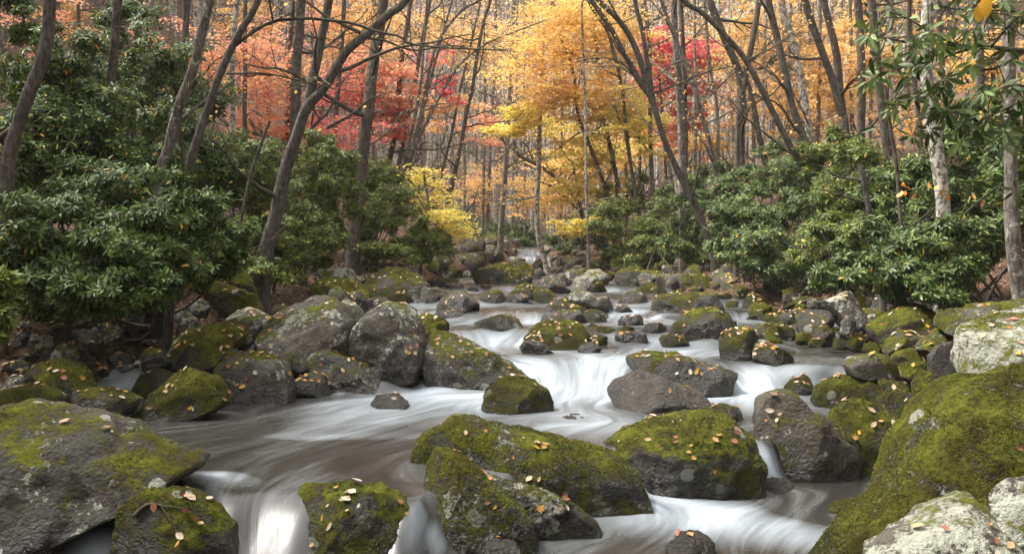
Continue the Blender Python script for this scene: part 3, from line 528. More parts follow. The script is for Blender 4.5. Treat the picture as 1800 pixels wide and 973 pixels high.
# ---- stones of the banks too alike to tell apart
def bank_stones(n, xr, yr, wr, where, group, moss, tone, seed):
    r = np.random.default_rng(seed); k = 0
    while k < n:
        x, y = r.uniform(*xr), r.uniform(*yr); Yd = base_depth(x, y, True)
        if Yd > 50: continue
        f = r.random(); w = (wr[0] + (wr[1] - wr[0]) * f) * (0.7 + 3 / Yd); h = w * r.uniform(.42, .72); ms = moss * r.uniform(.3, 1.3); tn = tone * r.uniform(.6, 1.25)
        look = ('larger ' if f > .6 else 'smaller ') + ('mossy ' if ms > .55 else 'bare ') + ('stone' if h / w < .57 else 'blocky stone')
        boulder(f'{look} {where}', f'{x - w / 2:.1f},{y - h:.1f} {x + w / 2:.1f},{y:.1f}', ms, r.uniform(.1, .6), tn, Y=Yd, bank=True, group=f'{look}s {group}', name='rock', leaves=0, facets=6, lean=.3); k += 1
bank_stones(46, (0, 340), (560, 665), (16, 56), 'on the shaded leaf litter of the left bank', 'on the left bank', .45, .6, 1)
bank_stones(52, (690, 870), (438, 492), (14, 44), 'on the far left shore of the stream', 'on the far left shore', .65, .9, 2)
bank_stones(34, (775, 905), (414, 458), (12, 34), 'on the far bank left of the white cascade', 'on the far bank left of the cascade', .6, .9, 8)
bank_stones(24, (960, 1040), (440, 482), (12, 30), 'about the far white cascade', 'about the far cascade', .5, .9, 7)
bank_stones(66, (985, 1330), (462, 508), (18, 50), 'on the far right shore of the stream', 'on the far right shore', .8, 1.0, 3)
bank_stones(50, (1300, 1570), (505, 610), (20, 56), 'between the boulders of the right shore', 'on the right shore', .85, .9, 4)
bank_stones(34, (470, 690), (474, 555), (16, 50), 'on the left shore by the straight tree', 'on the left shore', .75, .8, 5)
bank_stones(30, (1540, 1720), (585, 725), (18, 50), 'wedged among the right bank boulders', 'wedged by the right bank', .85, .7, 6)

def stream_stones(n, xr, yr, wr, where, group, seed):
    r = np.random.default_rng(seed)
    for k in range(n):
        x, y = r.uniform(*xr), r.uniform(*yr); w = r.uniform(*wr); h = w * r.uniform(.28, .5); ms = r.choice([.15, .75]); look = ('low mossy ' if ms > .5 else 'low dark wet ') + 'stone'
        boulder(f'{look} {where}', f'{x - w / 2:.1f},{y - h:.1f} {x + w / 2:.1f},{y:.1f}', ms, .15, .8, wet=.0 if ms > .5 else .7, group=f'{look}s {group}', name='rock', leaves=3, facets=6, lean=.4)
stream_stones(14, (650, 1000), (504, 548), (22, 52), 'breaking the surface of the upper stream', 'in the upper stream', 31)
stream_stones(8, (1040, 1190), (552, 612), (24, 56), 'in the shallow rapid left of the big humped boulder', 'in the shallow rapid', 32)
stream_stones(6, (700, 830), (560, 588), (24, 50), 'in the rapid above the dark round boulder', 'in the rapid by the round boulders', 33)

# ------------------------------------------------------------------ water: levels, flow lines round the boulders, foam where it falls
nx, ny = 150, 330
fx = np.linspace(-6, 7, nx); fy = np.linspace(2.5, 34, ny); FX, FY = np.meshgrid(fx, fy)
K = np.ones_like(FX)
for (bx, by, rx, ry, yb) in FOOT:
    K[((FX - bx) / max(rx * .95, .05)) ** 2 + ((FY - by) / max(ry * 1.15, .05)) ** 2 < 1] = 40.0
inL = FX < eL(FY); inR = FX > eR(FY)
psi = np.clip((FX - eL(FY)) / (eR(FY) - eL(FY)), 0, 1)
kx = 2 / (1 / K[:, 1:] + 1 / K[:, :-1]); ky = 2 / (1 / K[1:] + 1 / K[:-1])
E_ = np.zeros_like(K); Wt = np.zeros_like(K); N_ = np.zeros_like(K); S_ = np.zeros_like(K)
E_[:, :-1] = kx; Wt[:, 1:] = kx; N_[:-1] = ky; S_[1:] = ky; den = E_ + Wt + N_ + S_
chk = (np.add.outer(np.arange(ny), np.arange(nx)) % 2).astype(bool)
for it in range(700):
    for cset in (chk, ~chk):
        nb = np.zeros_like(psi)
        nb[:, :-1] += E_[:, :-1] * psi[:, 1:]; nb[:, 1:] += Wt[:, 1:] * psi[:, :-1]; nb[:-1] += N_[:-1] * psi[1:]; nb[1:] += S_[1:] * psi[:-1]
        new = psi + 1.75 * (nb / den - psi)
        psi = np.where(cset, new, psi); psi[inL] = 0; psi[inR] = 1; psi = np.clip(psi, 0, 1)
def samp(A, X, Y):
    a = np.clip((X - fx[0]) / (fx[1] - fx[0]), 0, nx - 1.001); b = np.clip((Y - fy[0]) / (fy[1] - fy[0]), 0, ny - 1.001)
    i = a.astype(int); j = b.astype(int); a = a - i; b = b - j
    return (A[j, i] * (1 - a) + A[j, i + 1] * a) * (1 - b) + (A[j + 1, i] * (1 - a) + A[j + 1, i + 1] * a) * b
yy = np.concatenate([np.linspace(-12, 3.4, 24), 3.4 * (52 / 3.4) ** np.linspace(0, 1, 760)[1:]])
tt = np.linspace(0, 1, 210)
WX = (eL(yy) - .9)[:, None] * (1 - tt)[None] + (eR(yy) + .9)[:, None] * tt[None]; WY = np.repeat(yy[:, None], len(tt), 1)
PSI = samp(psi, WX, WY); PSI = np.where(WY < 2.6, np.clip((WX - eL(WY)) / (eR(WY) - eL(WY)), 0, 1), PSI)
WZ = W(WX, WY)
FOAM = np.zeros_like(WX)
ripple = fbm(np.stack([PSI * 16, WY * .55, 0 * WX], -1), 3, 21)
gaps = fbm(np.stack([PSI * 9, WY * .35, 0 * WX + 3], -1), 3, 25)
for k, (pl, dz, wd) in enumerate(STEPS):
    p = np.array(pl); w = np.array(wd); y0 = np.interp(WX, p[:, 0], p[:, 1]) + jag(WX, k); hw = np.interp(WX, w[:, 0], w[:, 1])
    s = (y0 + hw - WY) / (2 * hw)                       # 0 at the lip, 1 at the foot
    dec = [.30, .60, .45, .45, .5, .6, .8, 1.2, 1.6, 2][k]; amp = [.38, .62, .45, .45, .45, .38, .25, .22, .3, .35][k]
    f = np.where(s < 0, 0, np.where(s < 1, smooth(s * 1.3), np.exp(-np.maximum(0, (y0 - hw - WY)) / dec)))
    if k == 0: amp = np.where(WX < .3, .05, .42)
    FOAM += amp * f * np.clip(.9 + gaps * 1.5, .1, 1.25)
def foam_at(x, y, rx, ry, a):                            # white water seen at this spot of the stream
    Yc = base_depth(x, y, False); Xc = (x - CX) / F * Yc; dx = rx / F * Yc; y_far = base_depth(x, y - ry, False); y_near = base_depth(x, y + ry, False)
    dy = np.where(WY > Yc, max(.08, y_far - Yc), max(.08, Yc - y_near))
    return a * np.exp(-(((WX - Xc) / dx) ** 2 + ((WY - Yc) / dy) ** 2) * 1.1)
for a in [(560, 768, 170, 8, .40), (400, 800, 120, 7, .25), (380, 842, 60, 8, .5), (820, 705, 110, 20, .8), (1000, 680, 110, 30, .95), (1020, 745, 95, 22, .75), (690, 735, 120, 14, .45), (600, 755, 130, 14, .25), (1300, 690, 80, 26, .75), (1390, 655, 80, 16, .6),
          (1250, 915, 130, 30, .95), (1180, 885, 60, 25, .6), (1340, 832, 38, 14, 1.0), (1380, 945, 110, 22, .5), (370, 835, 50, 7, .7), (430, 850, 90, 12, .3), (860, 605, 80, 14, .5), (1000, 640, 140, 16, .6), (1100, 635, 80, 12, .5),
          (960, 566, 90, 7, .5), (710, 540, 70, 6, .5), (1180, 620, 100, 12, .5), (1150, 560, 50, 5, .7), (1120, 548, 40, 6, .6), (165, 955, 34, 30, .7), (405, 960, 12, 26, .25), (485, 955, 8, 26, .3), (728, 925, 14, 40, 1.0), (765, 955, 12, 25, .9),
          (560, 690, 60, 6, .9), (180, 735, 50, 8, .6), (930, 655, 40, 20, .6), (640, 520, 40, 4, .4), (935, 455, 20, 7, .6), (948, 447, 10, 4, .6)]:
    FOAM += foam_at(*a)
for a in [(430, 800, 190, 36, -.4), (600, 845, 120, 26, -.5), (330, 770, 90, 30, -.5), (1480, 880, 110, 30, -.9), (1420, 900, 70, 16, -.4), (680, 870, 60, 20, -.3), (1100, 660, 30, 8, -.2), (1050, 608, 140, 8, -.5), (1400, 612, 110, 12, -.7), (1080, 562, 130, 6, -.4), (880, 528, 150, 5, -.3), (700, 530, 80, 5, -.3), (640, 660, 70, 8, -.6)]:
    FOAM += foam_at(*a)
FOAM = np.clip(FOAM - .06, -.6, 1.5)
WZ = WZ + (.018 + .03 * np.clip(FOAM, 0, 1)) * ripple * np.clip(WY / 6, .6, 1.6) + .012 * np.clip(FOAM, 0, 1)
for (bx, by, rx, ry, yb) in FOOT:                        # water piles up against the upstream side
    d2 = ((WX - bx) / (rx * 1.25)) ** 2 + ((WY - (by + ry * .7)) / (ry * .9)) ** 2
    WZ += .03 * min(1, rx) * np.exp(-d2 * 1.5)
i = (np.arange(len(yy) - 1)[:, None] * len(tt) + np.arange(len(tt) - 1)[None])
wq = np.stack([i, i + 1, i + len(tt) + 1, i + len(tt)], -1).reshape(-1, 4)
o = link('stream_water', mesh_arrays('stream_water', np.stack([WX, WY, WZ], -1).reshape(-1, 3), [wq], M_WATER, attrs={'psi': PSI.ravel(), 'along': WY.ravel(), 'foam': FOAM.ravel(), 'deep': 0 * WX.ravel()}))
o['kind'] = 'structure'

# ------------------------------------------------------------------ fallen leaves
FALL_COL = [(.34, .17, .035), (.36, .19, .07), (.38, .25, .13), (.40, .30, .19), (.24, .09, .05), (.44, .25, .03), (.20, .11, .06), (.44, .36, .27)]
def fallen_leaf_mesh(kind, col, k):
    r = np.random.default_rng(k)
    if kind == 'oval':
        out = np.array([[0, -.5], [.17, -.34], [.29, -.08], [.27, .16], [.13, .38], [0, .52], [-.13, .38], [-.28, .16], [-.28, -.1], [-.16, -.34]])
    else:
        out = np.array([[0, -.5], [.05, -.22], [.34, -.34], [.26, -.1], [.5, .08], [.25, .12], [.3, .34], [.1, .24], [0, .55], [-.1, .24], [-.3, .34], [-.25, .12], [-.5, .08], [-.26, -.1], [-.34, -.34], [-.05, -.22]])
    cur = r.uniform(.1, 1.1); v = [(0, 0, .02)] + [(x, y, .02 + cur * (abs(x) ** 1.5) + cur * .5 * y * y + r.uniform(-.02, .03)) for x, y in out]
    n = len(out); f = [(0, 1 + j, 1 + (j + 1) % n) for j in range(n)]
    return mesh_arrays('fallen_leaf', np.array(v), [np.array(f)], M_FALLEN, np.tile(col, (n + 1, 1)))
FL = [fallen_leaf_mesh('oval' if k % 4 else 'lobed', np.array(FALL_COL[k % 8]), k) for k in range(16)]
cand = []
for idx, (o, V, Fc, nl, Yb, label) in enumerate(ROCKS):
    if not nl: continue
    r = np.random.default_rng(500 + idx); tri = V[Fc]; fn = np.cross(tri[:, 1] - tri[:, 0], tri[:, 2] - tri[:, 0]); ar = np.linalg.norm(fn, axis=1) / 2; fn = unit(fn); ce = tri.mean(1)
    vis = (fn * (np.array([0, 0, CAMZ]) - ce)).sum(1) > 0
    wgt = ar * np.where(vis, 1, .12) * smooth((fn[:, 2] - .25) / .4) * (ce[:, 2] > float(o['waterline']) + .05)
    if wgt.sum() <= 0: continue
    prev = None
    for f in r.choice(len(Fc), size=int(nl), p=wgt / wgt.sum()):
        if prev is not None and r.random() < .5:
            near = np.where((np.linalg.norm(ce - ce[prev], axis=1) < r.uniform(.05, .2)) & (wgt > 0))[0]
            if len(near): f = r.choice(near)
        prev = f; cand.append((Yb, idx, ce[f], fn[f], r.integers(16), r.uniform(0, 6.28), r.uniform(.026, .074) if Yb < 8 else r.uniform(.05, .08)))
cand.sort(key=lambda c: c[0])
lit_p, lit_n, lit_c = [], [], []
for q, (Yb, idx, p, n, kind, rot, s) in enumerate(cand):
    if q < 300:
        o = bpy.data.objects.new('fallen_leaf', FL[kind]); C.objects.link(o)
        zq = Vector(n).to_track_quat('Z', 'Y').to_matrix().to_4x4(); o.matrix_world = Matrix.Translation(Vector(p) + Vector(n) * .012) @ zq @ Matrix.Rotation(rot, 4, 'Z') @ Matrix.Scale(s, 4)
        lab = ROCKS[idx][5]; words = lab.split()[:10]
        tag(o, 'fallen leaf on the ' + ' '.join(words), 'leaf', 'fallen leaves on the ' + ' '.join(words))
    else: lit_p.append(p); lit_n.append(n); lit_c.append(FALL_COL[kind % 8])
# moss with a pile of its own on the nearest stones
for idx, (o, V, Fc, nl, Yb, label) in enumerate(ROCKS):
    if Yb > 8.3 or o['moss'] < .38: continue
    r = np.random.default_rng(900 + idx); tri = V[Fc]; fn = np.cross(tri[:, 1] - tri[:, 0], tri[:, 2] - tri[:, 0]); ar = np.linalg.norm(fn, axis=1) / 2; fn = unit(fn); ce = tri.mean(1)
    mk = smooth((fn[:, 2] * .8 + 1.5 * fbm(ce * 3.1, 3, 71) + 1.2 * o['moss'] - 1.34) / .4) * (((np.array([0, 0, CAMZ]) - ce) * fn).sum(1) > -.1) * (ce[:, 2] > o['waterline'] + .06)
    wgt = ar * mk
    if wgt.sum() < .01: continue
    k = int(min(16000, wgt.sum() * 15000)); f = r.choice(len(Fc), size=k, p=wgt / wgt.sum()); b = r.dirichlet((1, 1, 1), k); p = (tri[f] * b[..., None]).sum(1)
    d = unit(fn[f] + r.normal(0, .55, (k, 3)) + np.array([0, 0, -.15])); c = np.array([(.034, .042, .007), (.080, .088, .012), (.145, .150, .020), (.20, .20, .036), (.062, .048, .016)])[np.clip((fbm(p * 6, 3, 73) * 2.6 + 1.8 + r.normal(0, .7, k)).astype(int), 0, 4)] * r.uniform(.7, 1.2, (k, 1))
    mo = link('moss', leaf_mesh('moss', p - np.array(o.location) - d * .003, d, r.normal(size=(k, 3)), r.uniform(.006, .016, k), r.uniform(.0035, .008, k), c, M_FALLEN), o); mo['kind'] = 'stuff'
# litter nobody could count: far leaves on the stones and the brown carpet of the banks
r = np.random.default_rng(77)
LX, LY = [], []
n = 100000; Yr = 6.0 * (62 / 6.0) ** r.random(n); side = r.random(n) < .5; dist = r.random(n) ** 1.6 * 11 + .02
Xr = np.where(side, eL(Yr) - dist, eR(Yr) + dist); Zr = G(Xr, Yr) + .012
gp = np.stack([Xr, Yr, Zr], -1); gn = unit(np.stack([r.normal(0, .28, n), r.normal(0, .28, n), np.ones(n)], -1)); gc = np.array(FALL_COL)[r.integers(0, 8, n)] * r.uniform(.4, 1.0, (n, 1)) * np.array([.8, .68, .7])
rp, rn, rc = [], [], []
for idx, (o, V, Fc, nl, Yb, label) in enumerate(ROCKS):     # thin scatter on every stone
    if Yb < 9 and nl: continue
    tri = V[Fc]; fn = np.cross(tri[:, 1] - tri[:, 0], tri[:, 2] - tri[:, 0]); ar = np.linalg.norm(fn, axis=1) / 2; fn = unit(fn); ce = tri.mean(1)
    wgt = ar * smooth((fn[:, 2] - .45) / .4) * (ce[:, 2] > float(o['waterline']) + .04)
    if wgt.sum() <= 0: continue
    k = min(30, int(3 + wgt.sum() * 22)); f = r.choice(len(Fc), size=k, p=wgt / wgt.sum()); rp.append(ce[f] + fn[f] * .006); rn.append(fn[f]); rc.append(np.array(FALL_COL)[r.integers(0, 8, k)])
allp = np.vstack([gp] + rp + ([np.array(lit_p)] if lit_p else [])); alln = np.vstack([gn] + rn + ([np.array(lit_n)] if lit_n else [])); allc = np.vstack([gc] + rc + ([np.array(lit_c)] if lit_c else []))
dd = unit(np.cross(alln, r.normal(size=alln.shape)))
o = link('leaf_litter', leaf_mesh('leaf_litter', allp + alln * .004 - dd * .03, dd, alln, r.uniform(.05, .09, len(allp)), r.uniform(.035, .05, len(allp)), allc, M_FALLEN)); o['kind'] = 'stuff'
# the twig lying on the bottom boulder
def on_rock(word, pts_px, lift=.012):
    V = next(q[1] for q in ROCKS if word in q[5]); X = CX + V[:, 0] / V[:, 1] * F; Yp = HY - (V[:, 2] - CAMZ) / V[:, 1] * F; out = []
    for x, y in pts_px:
        d = np.hypot(X - x, Yp - y) + 6 * (V[:, 1] - V[:, 1].min()); out.append(V[d.argmin()] + np.array([0, -lift * .6, lift]))
    return np.array(out)

# ------------------------------------------------------------------ trees
def trunk_path(pts, Y, wob=.0):
    P = np.array([px(x, y, Y) for x, y in pts])
    return P
def grow(path, rad, r, n, z0, length, up=.35, spread=1.0, twig=True, lean=(0, 0, 0)):
    """limbs, branches and twigs off a trunk; returns (tubes, tip points)"""
    T = []; tips = []; limbs = []; grow.limbs = limbs
    L = np.concatenate([[0], np.cumsum(np.linalg.norm(np.diff(path, axis=0), axis=1))])
    ok = path[:, 2] > z0
    if ok.sum() < 2: return T, np.zeros((0, 3))
    lo = L[ok][0] / L[-1]
    for k in range(n):
        u = lo + (1 - lo) * (k + r.random()) / n * .97; p0 = np.array([np.interp(u * L[-1], L, path[:, c]) for c in range(3)]); r0 = np.interp(u * L[-1], L, rad)
        a = r.uniform(0, 6.283); rel = (u - lo) / (1 - lo); l = length * r.uniform(.55, 1.15) * (1 - .55 * rel)
        d = unit(np.array([math.cos(a) * spread, math.sin(a) * spread * .8, up + r.normal() * .25]) + np.array(lean))
        def branch(p0, d, l, rr, depth):
            m = 8 if depth == 0 else 6 if depth == 1 else 4
            q = [p0]; dd = d
            for s in range(m):
                dd = unit(dd + r.normal(size=3) * np.array([.17, .17, .15]) + np.array([0, 0, .05 - .06 * (s / m)])); q.append(q[-1] + dd * l / m)
            q = np.array(q); rad = np.linspace(rr, max(.0035, rr * .22), m + 1)
            T.append((q, rad, 5 if depth == 0 else 4 if depth == 1 else 3))
            if depth >= (2 if twig else 1): tips.append(q[-1]); tips.append(q[m // 2]); return
            nb = [r.integers(4, 7), r.integers(3, 5)][depth]
            for b in range(nb):
                j = r.integers(max(1, m // 4), m + 1); a2 = unit(np.cross(dd, r.normal(size=3))); dn = unit(unit(q[j] - q[j - 1]) * .9 + a2 * r.uniform(.5, 1.0))
                branch(q[j], dn, l * r.uniform(.3, .55), max(.004, rad[j] * .6), depth + 1)
            tips.append(q[-1])
        k0 = len(T); branch(p0, d, l, min(r0 * .5, .03 + .012 * l), 0); limbs.append((k0, len(T)))
    grow.limbs = limbs
    return T, np.array(tips) if tips else np.zeros((0, 3))
AUT = {'coral': [(.82, .40, .24), (.80, .34, .23), (.84, .48, .26)], 'red': [(.74, .20, .18), (.72, .16, .17), (.78, .30, .21)], 'crimson': [(.62, .055, .09), (.68, .085, .11), (.66, .14, .13)],
       'orange': [(.70, .44, .15), (.72, .50, .19), (.66, .37, .13)], 'gold': [(.80, .53, .15), (.80, .58, .21), (.76, .46, .14)], 'yellow': [(.80, .62, .12), (.78, .63, .17), (.66, .58, .13)],
       'tan': [(.52, .30, .17), (.58, .38, .22), (.46, .26, .18)], 'olive': [(.30, .30, .05), (.42, .38, .06), (.52, .40, .06)]}
def spray_leaves(centre, rad3, n, size, key, r, layers=26):
    """leaves in flat layered sprays spread through a crown's volume"""
    c = np.clip(r.normal(size=(layers, 3)) * .62, -1.5, 1.5) * rad3 + centre
    k = r.integers(0, layers, n); w = max(rad3) * .30
    p = c[k] + r.normal(size=(n, 3)) * np.array([w, w, w * .16]) * .8
    p[:, 2] -= .25 * np.hypot(p[:, 0] - c[k][:, 0], p[:, 1] - c[k][:, 1]) ** 1.3
    nr = unit(np.stack([r.normal(0, .55, n), r.normal(0, .55, n) - .35, np.ones(n)], -1)); d = unit(np.cross(nr, r.normal(size=(n, 3))))
    pal = np.array(AUT[key]); tone = r.normal(1, .10, layers)[k][:, None]
    col = pal[r.integers(0, 3, n)] * tone * r.uniform(.82, 1.12, (n, 1))
    return p, d, nr, size * r.uniform(.7, 1.25, n), np.clip(col, 0.01, .9)
TREE_N = 0
def tree(label, pts, Y, w0, w1, bark='brown', limbs=9, blen=2.2, z0=2.5, crown=(), leafy=None, stems=(), boughs=(), name='bare_tree', group=None, hi=7.0, sparse=60, up=.35, lean=(0, 0, 0), twig=True):
    """trunk from photo pixels at its own distance; crown = (x, y, rx, ry, leaves, colour) blobs of this tree"""
    global TREE_N
    TREE_N += 1; r = np.random.default_rng(3000 + TREE_N)
    P = trunk_path(pts, Y)
    def run_on(P, wtop, extra):
        d = unit(P[-1] - P[-2]); q = [P[-1]]
        for s in range(4): d = unit(d * np.array([.86, .86, 1]) + np.array([r.normal() * .05, r.normal() * .05, .12])); q.append(q[-1] + d * extra / 4)
        return np.vstack([P, q[1:]])
    full = pts[-1][1] <= 12
    foot = P[0].copy(); gz = float(G(foot[0], Y))
    if foot[2] > gz - .15:
        d = unit(P[0] - P[1]); dz = foot[2] - (gz - .2); st = min(.9, max(-.9, d[0] / max(.25, -d[2]) * dz * .5)); P = np.vstack([[foot[0] + st, Y, gz - .2], P])
    nvis = len(P)
    if full: P = run_on(P, w1, hi)
    path = catmull(P, 46); zt = (path[:, 2] - path[0, 2]) / (path[-1, 2] - path[0, 2] + 1e-6)
    path[:, 1] += .25 * fbm(np.stack([path[:, 2] * .35, 0 * zt + TREE_N, 0 * zt], -1), 2, 31); path[:, 0] += .012 * Y / 12 * fbm(np.stack([path[:, 2] * .9, 0 * zt + TREE_N, 0 * zt + 5], -1), 2, 33)
    R0 = w0 / F * Y / 2; R1 = w1 / F * Y / 2
    vis = CAMZ + 470 / F * Y
    rad = np.interp(path[:, 2], [path[0, 2], vis, max(vis + .1, path[-1, 2])], [R0, R1, R1 * (.25 if full else .9)])
    rad = rad * (1 + .45 * np.exp(-np.maximum(0, path[:, 2] - gz) / .28))
    base = np.array([path[0, 0], path[0, 1], gz])
    root = thing(name, label, 'tree', base, group)
    tb = Tubes(); tb.add(path, rad, 12 if w0 > 12 else 8 if w0 > 6 else 6, .16)
    link('trunk', tb.mesh('trunk', BARK[bark], base), root)
    tips = []; srcs = [(path, rad, limbs)]
    for (spts, sw0, sw1) in stems:
        sp = run_on(trunk_path(spts, Y), sw1, hi) if spts[-1][1] <= 12 else trunk_path(spts, Y); sp = catmull(sp, 30)
        sr = np.interp(np.arange(30), [0, 16, 29], [sw0 / F * Y / 2, sw1 / F * Y / 2, sw1 / F * Y / 5]); t2 = Tubes(); t2.add(sp, sr, 8, .14)
        link('stem', t2.mesh('stem', BARK[bark], base), root); srcs.append((sp, sr, max(3, limbs // 2)))
    for (bpts, bw) in boughs:                            # boughs seen singly in the photograph
        bp = catmull(trunk_path(bpts, Y), 22); bp[:, 1] += np.linspace(0, r.normal() * 1.0, 22); br = np.linspace(bw, bw * .35, 22) / F * Y / 2; t2 = Tubes(); t2.add(bp, br, 6, .2)
        T, tp = grow(bp, br, r, 5, -99, .9 * Y / 12, up=.25, twig=False)
        for q in T: t2.add(q[0], q[1], 3)
        link('bough', t2.mesh('bough', BARK[bark], base), root)
        if len(tp): tips.append(tp)
    for (sp, sr, nl) in srcs:
        T, tp = grow(sp, sr, r, nl, max(z0, gz + 1.2), blen, up=up, twig=twig, lean=lean)
        for (k0, k1) in grow.limbs:
            bt = Tubes()
            for q in T[k0:k1]: bt.add(*q)
            link('branch', bt.mesh('branch', BARK[bark], base), root)
        if len(tp): tips.append(tp)
    tips = np.vstack(tips) if tips else np.zeros((0, 3))
    ps = []
    for (x, y, rx, ry, n, key) in crown:
        c = px(x, y, Y + r.uniform(-.5, 1.5)); ps.append(spray_leaves(c, np.array([rx / F * Y * 1.1, max(.6, rx / F * Y * .8), ry / F * Y * 1.1]), int(n * 1.4), .0042 * Y if Y < 30 else .13, key, r, layers=max(16, int(rx * ry / 60))))
    if leafy and len(tips) and sparse:
        n = sparse; k = r.integers(0, len(tips), n); p = tips[k] + r.normal(0, .16, (n, 3)); nr = unit(r.normal(size=(n, 3)) + np.array([0, -.3, .8])); pal = np.array(AUT[leafy])
        ps.append((p, unit(np.cross(nr, r.normal(size=(n, 3)))), nr, r.uniform(.06, .10, n), np.clip(pal[r.integers(0, 3, n)] * r.uniform(.8, 1.1, (n, 1)), 0, .9)))
    if ps:
        p, d, nr, s, col = [np.concatenate([q[k] for q in ps]) for k in range(5)]
        o = link('crown', leaf_mesh('crown', p, d, nr, s, s * .72, col, M_AUTUMN, off=base), root); o['kind'] = 'stuff'
    return root
# ---- near left
tree('thick dark leaning trunk at the far left edge with mossy bark', [(2, 440), (10, 370), (15, 278), (33, 207), (48, 159), (74, 89), (84, 0)], 9.2, 27, 21, 'dark', 5, 1.6, leafy='olive')
tree('straight dark trunk with white lichen spots above the left rhododendron', [(180, 330), (184, 260), (190, 200), (193, 140), (198, 60), (203, 0)], 11.5, 20, 15, 'brown', 5, 1.6, leafy='olive')
tree('grey scaly birch trunk leaning right behind the left rhododendron', [(278, 340), (300, 262), (315, 200), (344, 122), (358, 60), (371, 0)], 11.0, 19, 16, 'grey', 5, 1.8, name='birch_tree', leafy='orange')
tree('dark slender trunk leaning right that throws a long bare bough across the stream', [(330, 335), (355, 237), (372, 185), (385, 144), (407, 92), (430, 48), (456, 0)], 10.4, 17, 12, 'dark', 4, 1.5,
     boughs=[([(414, 80), (447, 55), (485, 37), (540, 33), (590, 38), (620, 42), (665, 57), (705, 66), (720, 78), (760, 84), (830, 88), (893, 90)], 7), ([(400, 130), (450, 116), (510, 118), (570, 121), (640, 112)], 4.5), ([(480, 37), (500, 20), (530, 14), (560, -4)], 4)])
tree('big dark forked tree with mossy crook leaning over the left bank', [(472, 430), (482, 392), (503, 296), (522, 240), (540, 192), (566, 163), (592, 122), (614, 89), (650, 60), (685, 28), (722, -4)], 13.0, 30, 13, 'dark', 8, 2.4,
     stems=[([(538, 196), (546, 160), (554, 120), (563, 75), (578, 0)], 19, 15)], boughs=[([(575, 225), (620, 200), (650, 175), (690, 160)], 6), ([(596, 118), (600, 80), (622, 40), (628, 0)], 7), ([(640, 66), (670, 62), (720, 70), (790, 52), (850, 58)], 5)], leafy='orange')
tree('slim grey trunk in the green thicket left of the forked tree', [(408, 330), (409, 240), (411, 170), (413, 90), (420, 0)], 17, 11, 9, 'pale', 5, 1.6, leafy='orange')
tree('thin dark stem leaning left out of the left thicket', [(420, 440), (440, 330), (465, 250), (478, 215)], 12, 7, 4, 'dark', 4, 1.0, z0=1.5)
tree('dark trunk at the top left behind the lichen spotted one', [(228, 300), (236, 150), (244, 60), (247, 0)], 16, 13, 11, 'brown', 5, 2)
tree('pale slim trunk high on the left slope', [(252, 290), (254, 150), (256, 50), (258, 0)], 21, 9, 8, 'pale', 5, 2, leafy='coral')
tree('brown trunk in the shade left of the scaly birch', [(318, 300), (320, 160), (322, 70), (326, 0)], 17, 12, 11, 'brown', 5, 2, leafy='orange')
# ---- left middle
tree('upright dark trunk among coral leaves behind the fork', [(512, 330), (516, 240), (520, 120), (527, 60), (531, 0)], 22, 20, 16, 'dark', 8, 2.6, leafy='coral', sparse=150, crown=[(455, 110, 65, 60, 1900, 'coral'), (470, 190, 65, 60, 1900, 'coral')])
tree('paired slim trunk left of the upright dark trunk', [(503, 330), (508, 220), (510, 110), (516, 0)], 24, 9, 8, 'brown', 6, 2.4, leafy='coral', sparse=150, crown=[(460, 250, 45, 30, 1300, 'coral'), (430, 60, 50, 50, 1800, 'orange')])
tree('tall straight dark brown trunk on the left shore leaning slightly right', [(620, 456), (625, 400), (635, 300), (645, 220), (655, 130), (665, 60), (673, 0)], 20.5, 23, 18, 'brown', 9, 3.2, leafy='orange', sparse=160, boughs=[([(640, 262), (675, 230), (700, 190), (720, 170)], 4)])
tree('mossy trunk between the forked tree and the straight shore trunk', [(584, 380), (586, 300), (590, 200), (597, 120), (606, 0)], 24, 10, 8, 'brown', 9, 2.8, leafy='red', sparse=200, crown=[(600, 170, 65, 55, 1700, 'red'), (590, 235, 50, 30, 900, 'red'), (640, 130, 45, 55, 900, 'coral')])
tree('slender trunk rising through red leaves right of the straight shore trunk', [(668, 350), (672, 333), (691, 250), (700, 175), (706, 110), (721, 0)], 26, 11, 8, 'brown', 10, 2.8, leafy='red', sparse=200, crown=[(695, 160, 45, 45, 1900, 'coral'), (690, 215, 30, 25, 800, 'red'), (610, 60, 50, 50, 1500, 'orange')])
tree('second slender trunk beside the red leaves', [(694, 350), (700, 300), (717, 207), (728, 150), (739, 92), (756, 0)], 28, 9, 7, 'brown', 10, 3, leafy='orange', sparse=240, crown=[(720, 60, 60, 40, 1300, 'orange')])
tree('fan of thin stems spreading right over the yellow beech', [(700, 350), (706, 318), (735, 222), (765, 89), (809, 22), (845, 0)], 25, 8, 5, 'grey', 9, 3, lean=(.4, 0, 0), up=.5, leafy='orange', sparse=300,
     stems=[([(705, 335), (712, 295), (754, 207), (802, 122), (850, 80), (898, 59), (960, 35)], 7, 4), ([(705, 325), (730, 260), (750, 170), (770, 90), (795, 0)], 6, 4), ([(704, 330), (720, 250), (738, 160), (745, 80), (750, 0)], 6, 4)])
tree('pale dead looking trunk behind the fan of stems', [(734, 345), (738, 270), (742, 200), (750, 90), (755, 0)], 33, 9, 7, 'pale', 7, 2.6, leafy='tan', sparse=200, crown=[(785, 150, 24, 18, 450, 'crimson'), (760, 100, 30, 25, 500, 'red')])
tree('dark curved trunk leaning right above the yellow beech', [(778, 385), (788, 355), (800, 300), (812, 240), (822, 190), (830, 160), (840, 90), (850, 40), (862, 0)], 29, 9, 6, 'dark', 16, 3.2, leafy='tan', sparse=200, twig=True, up=.3, lean=(.35, 0, .1))
